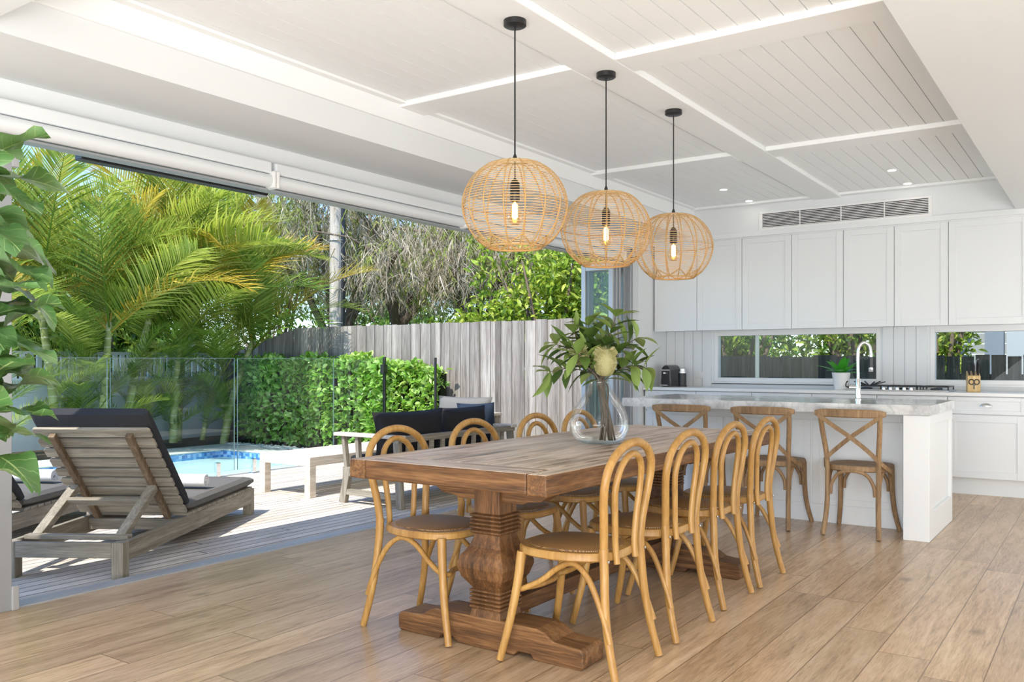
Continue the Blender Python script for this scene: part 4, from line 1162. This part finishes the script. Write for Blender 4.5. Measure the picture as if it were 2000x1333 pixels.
MB().box(.325, .375, yA-.03, yB+.03, .56, .615).build('back_rail', M['teaky'], sf, bevel=.004)
bsl = MB(); y = yA+.12
while y < yB-.1:
    bsl.bar((.345, y, .30), (.352, y, .565), .045, .022, (1, 0, 0)); y += .155
bsl.build('back_slat', M['teaky'], sf)
m = MB().box(-.27, .30, yA+.03, yB-.03, .302, .42); m.build('seat_cushion', M['blackcush'], sf, bevel=.03)
# loose cushions on the sofa (turned so that they stand along Y)
cs = [((-5.16, 5.92, GZ+.425), .92, .40, .17, 88, -7, 'blackcush', 'long black cushion leaning on the sofa back, near end'),
      ((-5.17, 6.70, GZ+.425), .66, .40, .17, 84, -6, 'blackcush', 'black cushion at the middle of the outdoor sofa'),
      ((-5.30, 7.09, GZ+.425), .42, .42, .17, 60, -10, 'navy', 'navy square cushion at the far end of the outdoor sofa')]
for lo, w_, h2, t2, rz, rx, mt, lab in cs:
    o = pillow(w_, h2, t2).build('sofa_cushion', M[mt], None, smooth=True)
    o.location = lo; o.rotation_euler = (R(rx), 0, R(rz)); tag(o, lab, 'cushion', 'loose cushions on the outdoor sofa')

# armchair facing the camera
ac = thing('outdoor_armchair', 'teak outdoor armchair facing the sofa beside the fence', 'outdoor armchair', (-6.33, 7.98, GZ))
for s2 in (-1, 1):
    x = s2*.43
    MB().box(x-.05, x+.05, -.36, .30, .635, .665).build('armrest', M['teakpale'], ac, bevel=.004)
    MB().bar((x, -.28, .64), (x, -.30, 0), .05, .05, (0, 1, 0)).build('leg', M['teakz'], ac, bevel=.004)
    MB().bar((x, .26, .64), (x, .33, 0), .05, .05, (0, 1, 0)).build('leg', M['teakz'], ac, bevel=.004)
    sl = MB()
    for q in range(3): sl.bar((x, -.12+q*.12, .31), (x, -.13+q*.12, .637), .03, .02, (0, 1, 0))
    sl.build('arm_slat', M['teakpale'], ac)
    MB().box(x-.02, x+.02, -.28, .28, .24, .32).build('side_rail', M['teak'], ac)
MB().box(-.41, .41, -.30, -.26, .24, .32).box(-.41, .41, .26, .30, .24, .32).box(-.45, .45, .27, .31, .60, .66).build('rail', M['teak'], ac, bevel=.004)
MB().box(-.40, .40, -.27, .24, .32, .45).build('seat_cushion', M['cushgrey'], ac, bevel=.03)
o = pillow(.80, .44, .17).build('back_cushion', M['cushgrey'], ac, smooth=True); o.location = (0, .12, .42); o.rotation_euler = (R(-14), 0, 0)

# ------------------------------------------------------------------ palms
def frond_mesh(name, L, droop, mat, seed, npair=54):
    rr = random.Random(seed); m = MB()
    P = []; p_ = V((0, 0, 0)); ang = 0.0
    N = 16
    for i in range(N+1):
        P.append(p_.copy()); t = i/N
        a = -droop*t*t
        p_ = p_+V((math.cos(a), 0, math.sin(a)))*(L/N)
    m.tube(P, [lerp(.014, .003, i/N) for i in range(N+1)], 5)
    for i in range(npair):
        t = .12+.88*i/(npair-1)
        f = t*N; k = min(N-1, int(f)); c_ = lerp(P[k], P[k+1], f-k); d = (P[k+1]-P[k]).normalized()
        up = V((0, 1, 0)).cross(d)*-1
        ll = .62*L*.55*(math.sin(PI*(.12+.80*t))**.8)*rr.uniform(.85, 1.1)
        for s2 in (-1, 1):
            sw = lerp(.55, 1.3, t)
            dd = (V((0, s2, 0))*1.0+d*sw+up*rr.uniform(.15, .55)).normalized()
            mid = c_+dd*ll*.5; tip = c_+dd*ll*.96+V((0, 0, -ll*rr.uniform(.02, .22)))
            wd = .009+.004*rr.random(); sd = dd.cross(up).normalized()*wd
            j = len(m.v)
            m.v += [c_-sd*.4, c_+sd*.4, mid+sd, mid-sd, tip]
            m.face((j, j+1, j+2, j+3)); m.face((j+3, j+2, j+4))
    me = m.build(name, mat).data
    bpy.data.objects.remove(bpy.data.objects[name]) if name in bpy.data.objects else None
    return me
FM = {}
for mt in ('frond_green', 'frond_lime', 'frond_gold'):
    for v_, (dr,) in enumerate(((.75,), (1.15,), (.4,))):
        FM[(mt, v_)] = frond_mesh('frond_proto_%s%d' % (mt, v_), 2.0, dr, M[mt], 40+v_)
palms = [  # base y, base x, crown offset (dx, dy), crown z, n fronds, length, mix (green, lime, gold), label
    (5.45, -11.55, (.1, -.05), 1.5, 6, .95, (4, 4, 3), 'palm at the far left, nearest the picture edge'),
    (6.12, -11.55, (-.1, -.20), 2.1, 10, 1.1, (5, 4, 3), 'palm with a leaning trunk behind the left end of the lounger back'),
    (6.46, -11.75, (.1, .06), 1.25, 8, .8, (6, 2, 0), 'short slender palm between two thicker trunks behind the lounger'),
    (6.62, -11.35, (.05, .08), 1.75, 10, 1.1, (4, 4, 4), 'palm with a straight pale green trunk above the lounger backrest'),
    (7.02, -11.5, (.1, .38), 1.95, 11, 1.25, (3, 5, 4), 'palm with a thick ringed trunk leaning to the right'),
    (7.42, -11.75, (0, .1), 1.5, 8, .9, (7, 2, 0), 'slim stemmed palm just behind the right-leaning ringed trunk'),
    (7.78, -11.45, (.1, .05), 1.6, 10, 1.1, (4, 4, 2), 'palm with an upright trunk in the middle of the clump'),
    (8.02, -11.7, (.1, .12), 2.2, 11, 1.25, (4, 5, 3), 'tallest palm of the clump with golden upper fronds'),
    (8.30, -11.5, (.15, .30), 1.15, 8, .8, (6, 3, 0), 'low palm with arching green fronds near the fence corner'),
    (8.55, -11.3, (.15, .45), 1.55, 10, 1.1, (4, 4, 3), 'palm with a trunk leaning right at the dark corner post')]
for pi_, (by, bx_, (dx, dy), cz, nf, fl, mx, lab) in enumerate(palms):
    rr = random.Random(900+pi_)
    r_ = thing('palm_tree', lab, 'palm tree', (bx_, by, .02), 0, 'palms in the bed beside the pool')
    tr_ = spline([(0, 0, -.1), (dx*.25, dy*.25, cz*.35), (dx*.6, dy*.6, cz*.68), (dx, dy, cz)], 5)
    R0 = .065 if cz > 1.5 else .04
    MB().tube(tr_, [lerp(R0, R0*.62, i/(len(tr_)-1)) for i in range(len(tr_))], 12).build('trunk', M['palmtrunk'], r_, smooth=True)
    bag = ['frond_green']*mx[0]+['frond_lime']*mx[1]+['frond_gold']*mx[2]
    for i in range(nf):
        az = i*2.39996+rr.uniform(-.3, .3)
        if i % 3 == 0: az = rr.uniform(-1.1, 1.0)      # more toward the deck and sun
        pitch = lerp(1.42, .55, i/(nf-1))+rr.uniform(-.1, .1)
        o = bpy.data.objects.new('frond', FM[(bag[(i*5) % len(bag)] if i else bag[-1], rr.randrange(3))])
        COL.objects.link(o); o.parent = r_
        o.location = (dx, dy, cz-.06-.02*i*.5)
        o.rotation_euler = (rr.uniform(-.5, .5), -pitch, az)
        s2 = fl*rr.uniform(.85, 1.1); o.scale = (s2, s2, s2)
    # low suckers round the foot
    for i in range(5):
        o = bpy.data.objects.new('frond', FM[('frond_lime' if i % 3 == 2 else 'frond_green', rr.randrange(3))]); COL.objects.link(o); o.parent = r_
        o.location = (rr.uniform(-.1, .1), rr.uniform(-.1, .1), .15+rr.random()*cz*.55); o.rotation_euler = (rr.uniform(-.4, .4), -rr.uniform(.5, 1.2), rr.uniform(-1.8, 1.8))
        s2 = rr.uniform(.3, .62); o.scale = (s2, s2, s2)

# ------------------------------------------------------------------ poles and trees beyond the fence
def pole(x, y, h, r0, mt, label):
    r_ = thing('utility_pole', label, 'utility pole', (x, y, -.1))
    MB().tube([(0, 0, 0), (0, 0, h)], [r0, r0*.85], 16).build('shaft', mt, r_, smooth='auto')
    MB().tube([(r0*.95, .03, 0), (r0*.95, .03, h)], .05, 8).build('conduit', M['black'], r_, smooth='auto')
    bn = MB()
    for z in (h*.25, h*.45, h*.6): bn.tube([(r0*1.02*math.cos(2*PI*j/16)+.01, r0*1.02*math.sin(2*PI*j/16), z) for j in range(16)], .012, 5, closed=True)
    bn.build('strap', M['alu'], r_)
    return r_
pole(-13.19, 12.77, 8.5, .155, M['pole'], 'weathered wooden utility pole rising behind the paling fence')
pole(-15.65, 11.08, 9.0, .15, M['poleblue'], 'blue-green utility pole seen above the palm fronds')

def weeper(x, y, seed, label, h=5.5, spread=2.6, n=900, green=.3, lean=0):
    rr = random.Random(seed)
    r_ = thing('weeping_tree', label, 'tree', (x, y, -.1), 0, 'weeping trees beyond the fence')
    tk = MB(); tips = []
    fork = V((lean*.4, 0, rr.uniform(1.5, 2.2)))
    tk.tube(spline([(0, 0, 0), (lean*.15, .05, .9), fork], 5), [lerp(.20, .15, i/10) for i in range(11)], 9)
    for b2 in range(6):
        a = b2*1.05+rr.uniform(-.3, .3); rad = spread*rr.uniform(.45, 1)
        e_ = V((lean+rad*math.cos(a), rad*math.sin(a), h*rr.uniform(.62, 1.0)))
        md = lerp(fork, e_, .5)+V((rr.uniform(-.4, .4), rr.uniform(-.4, .4), .35))
        pt = spline([fork-V((0, 0, .15)), md, e_], 6)
        tk.tube(pt, [lerp(.11, .025, i/(len(pt)-1)) for i in range(len(pt))], 7)
        tips += pt[4:]
        for q in range(3):
            s0 = pt[rr.randrange(4, len(pt))]; s1 = s0+V((rr.gauss(0, .8), rr.gauss(0, .8), rr.uniform(-.2, .8)))
            tk.tube([s0, lerp(s0, s1, .5)+V((0, 0, .2)), s1], [.035, .025, .012], 5); tips += [lerp(s0, s1, .5), s1]
    tk.build('trunk', M['bark'], r_, smooth=True)
    for nm, mt, cnt in (('twigs', M['twig'], int(n*(1-green))), ('foliage', M['weepgreen'], int(n*green))):
        m = MB()
        for i in range(cnt):
            p_ = rr.choice(tips)+V((rr.gauss(0, .35), rr.gauss(0, .35), rr.gauss(0, .3)))
            d = V((rr.gauss(0, .5), rr.gauss(0, .5), .3)); Ls = rr.uniform(.45, 1.5)
            prev = p_; wd = rr.uniform(.006, .013)
            stop = rr.uniform(2.4, 4.0)
            for k in range(4):
                if prev.z < stop: break
                d = d+V((rr.gauss(0, .12), rr.gauss(0, .12), -.55)); nx = prev+d.normalized()*Ls/4
                sd = V((rr.gauss(0, 1), rr.gauss(0, 1), 0)).normalized()*wd
                m.quad(prev-sd, prev+sd, nx+sd*.7, nx-sd*.7)
                for q in range(3 if nm == 'twigs' else 4):
                    bpt = lerp(prev, nx, rr.random())
                    m.leaf(bpt, V((rr.gauss(0, .6), rr.gauss(0, .6), rr.gauss(-1.1, .4))), V((0, -1, .5)), rr.uniform(.16, .36) if nm == 'twigs' else rr.uniform(.08, .18), .010 if nm == 'twigs' else .03, .1, .1)
                prev = nx
        m.build(nm, mt, r_)
    return r_
weeper(-14.9, 14.4, 1, 'weeping tree with dry grey-brown twigs just left of the wooden pole', 5.6, 2.2, 1500, .35)
weeper(-13.3, 14.6, 2, 'weeping tree with two thick dark trunks right of the wooden pole', 5.4, 2.3, 1600, .22, .3)
weeper(-11.9, 15.6, 3, 'weeping tree with a bent trunk in the middle of the fence line', 5.2, 2.4, 1500, .25, .5)
weeper(-10.5, 16.8, 4, 'weeping tree half hidden behind the yellow-green bush', 5.0, 2.3, 800, .4, -.3)

def bushy(x, y, rx, ry, z0, z1, n, L, W, mt, label, cat='bush', seed=1, name='leafy_bush', grp=None, trunk=True):
    rr = random.Random(seed)
    r_ = thing(name, label, cat, (x, y, -.1), 0, grp)
    lumps = [(rr.uniform(-.75, .75)*rx, rr.uniform(-.75, .75)*ry, lerp(z0, z1, rr.uniform(.2, .85)), rr.uniform(.3, .55)) for _ in range(14)]
    def fn(rr):
        lx, ly, lz, s2 = rr.choice(lumps)
        d = V((rr.gauss(0, 1), rr.gauss(0, 1), rr.gauss(0, 1))).normalized()*rr.uniform(.6, 1.05)
        return (lx+d.x*rx*s2, ly+d.y*ry*s2, min(z1, max(z0, lz+d.z*(z1-z0)*.5*s2*1.2)))
    m = MB(); cloud(m, n, fn, L, W, rr, (0, -.4, .2)); m.build('foliage', mt, r_)
    tk = MB()
    for q in range(7):
        a = q*.9; tk.tube([(0.1*math.cos(a), .1*math.sin(a), 0), (rx*.35*math.cos(a), ry*.35*math.sin(a), z1*.5), (rx*.7*math.cos(a), ry*.7*math.sin(a), z1*.85)], [.06, .04, .012], 6)
    tk.build('branch', M['bark'], r_, smooth=True)
    return r_
bushy(-7.7, 12.4, 1.5, .9, .5, 3.5, 6000, .15, .06, M['bushlit'], 'bright yellow-green bush spilling over the right end of the paling fence', seed=5)
bushy(-6.4, 12.9, 1.6, .9, .4, 4.0, 4500, .15, .06, M['bushlit'], 'yellow-green bush seen through the folded glass door', seed=6)
bushy(-9.9, 12.6, 1.3, .7, .4, 2.15, 2600, .14, .055, M['bushlit'], 'low sunlit shrub just above the middle of the fence', seed=7)
bushy(-14.6, 12.2, 1.5, .8, .4, 2.4, 2500, .14, .055, M['bushdeep'], 'low green shrub at the foot of the wooden pole', seed=8)
bushy(-18.3, 15.3, 2.6, 1.8, 2.4, 6.6, 6500, .22, .08, M['bushlit'], 'tall leafy green tree behind the palms, left of the wooden pole', 'tree', 9, 'leafy_tree', 'leafy trees in the distance')
bushy(-21.5, 12.5, 2.6, 2.0, .8, 5.4, 5000, .22, .08, M['bushdeep'], 'dark leafy tree behind the left palms', 'tree', 10, 'leafy_tree', 'leafy trees in the distance')
bushy(-17.0, 10.4, 1.6, 1.6, .2, 3.0, 6500, .22, .09, M['bushdeep'], 'dark shrub behind the pale boundary fence, right part', seed=12)
bushy(-16.6, 7.6, 1.6, 1.6, .2, 2.9, 6500, .22, .09, M['bushdeep'], 'dark shrub behind the pale boundary fence, left part', seed=13)
bushy(-20, 22.5, 4.5, 2.5, .3, 4.6, 5000, .28, .1, M['bushdeep'], 'distant dark tree line behind the weeping trees, left', 'tree', 14, 'leafy_tree', 'leafy trees in the distance')
bushy(-11.5, 24.0, 4.0, 2.5, .3, 2.6, 4000, .28, .1, M['bushdeep'], 'distant low trees seen between the weeping trunks', 'tree', 15, 'leafy_tree', 'leafy trees in the distance')
bushy(-8, 19.0, 3.0, 2.0, .3, 5.8, 5500, .24, .09, M['weepgreen'], 'olive tree far behind the bush at the right of the opening', 'tree', 16, 'leafy_tree', 'leafy trees in the distance')

# behind the kitchen windows
bf = thing('dark_side_fence', 'dark timber side fence seen through the kitchen windows', 'fence', (0, 11.6, 0))
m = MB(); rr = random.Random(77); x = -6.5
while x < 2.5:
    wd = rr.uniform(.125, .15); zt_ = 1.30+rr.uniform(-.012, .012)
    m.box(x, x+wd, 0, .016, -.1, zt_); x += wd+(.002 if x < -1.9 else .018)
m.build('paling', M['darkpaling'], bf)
MB().box(-6.5, 2.6, .018, .06, .3, .38).box(-6.5, 2.6, .018, .06, 1.0, 1.08).build('rail', M['darkpost'], bf)
bushy(-4.7, 12.8, 1.1, .6, .4, 2.6, 2600, .10, .042, M['bushlit'], 'leafy shrub above the side fence at the left of the first kitchen window', seed=21)
bushy(-2.9, 13.0, 1.2, .6, .4, 2.8, 2200, .12, .05, M['bushlit'], 'leafy shrub with pale branches behind the tap', seed=22)
bushy(-1.85, 12.6, .42, .4, .4, 2.4, 1500, .11, .045, M['bushlit'], 'leafy shrub at the left of the second kitchen window', seed=23)
bushy(-.55, 12.6, .35, .4, .4, 2.2, 900, .11, .045, M['bushlit'], 'leafy shrub at the right edge of the second kitchen window', seed=24)
nh = thing('neighbour_house', 'white weatherboard house seen through the second kitchen window', 'house', (-1.2, 16.5, 0))
wbm = MB()
for i in range(18): wbm.bar((-2.2, 0, -.0+i*.18), (3.2, 0, -.0+i*.18), .03, .17, (0, -.12, 1))
wbm.build('weatherboard', M['house'], nh)
MB().box(-.55, -.28, -.25, -.02, -.1, 3.2).build('downpipe_bay', M['bluegrey'], nh)
MB().box(-.25, .05, -.12, -.03, -.1, 3.2).build('corner_board', M['house'], nh)
bushy(-6.0, 15.5, 2.2, 1.2, .4, 4.2, 3000, .2, .08, M['bushdeep'], 'dark green bush filling the view above the side fence', seed=25)
bushy(-3.6, 15.8, 1.6, 1.0, .4, 4.0, 2500, .2, .08, M['bushdeep'], 'dark green bush behind the pale branched shrub', seed=26)

# ------------------------------------------------------------------ light
w = bpy.data.worlds.new('sky'); sc.world = w; w.use_nodes = True
nt = w.node_tree; nt.nodes.clear()
sky = nt.nodes.new('ShaderNodeTexSky'); sky.sky_type = 'NISHITA'; sky.sun_disc = False
sky.sun_elevation = R(52); sky.sun_rotation = R(180); sky.altitude = 50; sky.air_density = 1.0; sky.dust_density = .4; sky.ozone_density = 2.0
bg = nt.nodes.new('ShaderNodeBackground'); bg.inputs[1].default_value = .28
ow = nt.nodes.new('ShaderNodeOutputWorld'); tint = nt.nodes.new('ShaderNodeMix'); tint.data_type = 'RGBA'; tint.blend_type = 'MULTIPLY'; tint.inputs[0].default_value = 1.0
tint.inputs[7].default_value = (.80, .94, 1.12, 1)
nt.links.new(sky.outputs[0], tint.inputs[6]); nt.links.new(tint.outputs[2], bg.inputs[0]); nt.links.new(bg.outputs[0], ow.inputs[0])
def lamp(name, kind, loc, energy, color=(1, 1, 1), direction=None, **kw):
    l = bpy.data.lights.new(name, kind); l.energy = energy; l.color = color
    for k, v_ in kw.items(): setattr(l, k, v_)
    o = bpy.data.objects.new(name, l); COL.objects.link(o); o.location = loc
    if direction is not None: o.rotation_euler = V(direction).to_track_quat('-Z', 'Y').to_euler()
    return o
lamp('sun', 'SUN', (-8, -10, 15), 5.2, (1, .95, .87), (-.05, .55, -.835), angle=R(.6))
lamp('fill_light_rear', 'AREA', (-.6, -2.9, 1.2), 75, (.97, .985, 1), (-.25, 1, .3), shape='RECTANGLE', size=5.0, size_y=1.8)  # added fill behind the camera, not a fixture of the room
lamp('fill_light_side', 'AREA', (2.4, 6.8, .9), 50, (.97, .985, 1), (-1, .12, .35), shape='RECTANGLE', size=4.0, size_y=1.4)  # added fill from out of view, brightens the kitchen side
lamp('ceiling_fill_light', 'AREA', (.2, -.7, .3), 340, (.97, .985, 1), (-.38, .8, 1), shape='RECTANGLE', size=4.2, size_y=2.6)  # added fill aimed upward to brighten the ceiling, no real fitting
for o in [x for x in bpy.data.objects if x.type == 'LIGHT' and x.data.type == 'AREA']: o.visible_camera = True

# ------------------------------------------------------------------ camera and colour
cam = bpy.data.cameras.new('camera'); co = bpy.data.objects.new('camera', cam); COL.objects.link(co)
co.location = (0, 0, 1.22); co.rotation_euler = (R(90), 0, R(34.58))
cam.sensor_width = 36; cam.lens = 36*1705/2000; cam.shift_y = 41.5/2000; cam.clip_end = 300; cam.clip_start = .05
sc.camera = co
sc.view_settings.view_transform = 'Standard'
sc.view_settings.look = 'None'
sc.view_settings.exposure = 0.38
cy = sc.cycles
cy.use_denoising = True
cy.max_bounces = 10; cy.diffuse_bounces = 5; cy.glossy_bounces = 4; cy.transparent_max_bounces = 24; cy.transmission_bounces = 6
cy.sample_clamp_indirect = 6.0
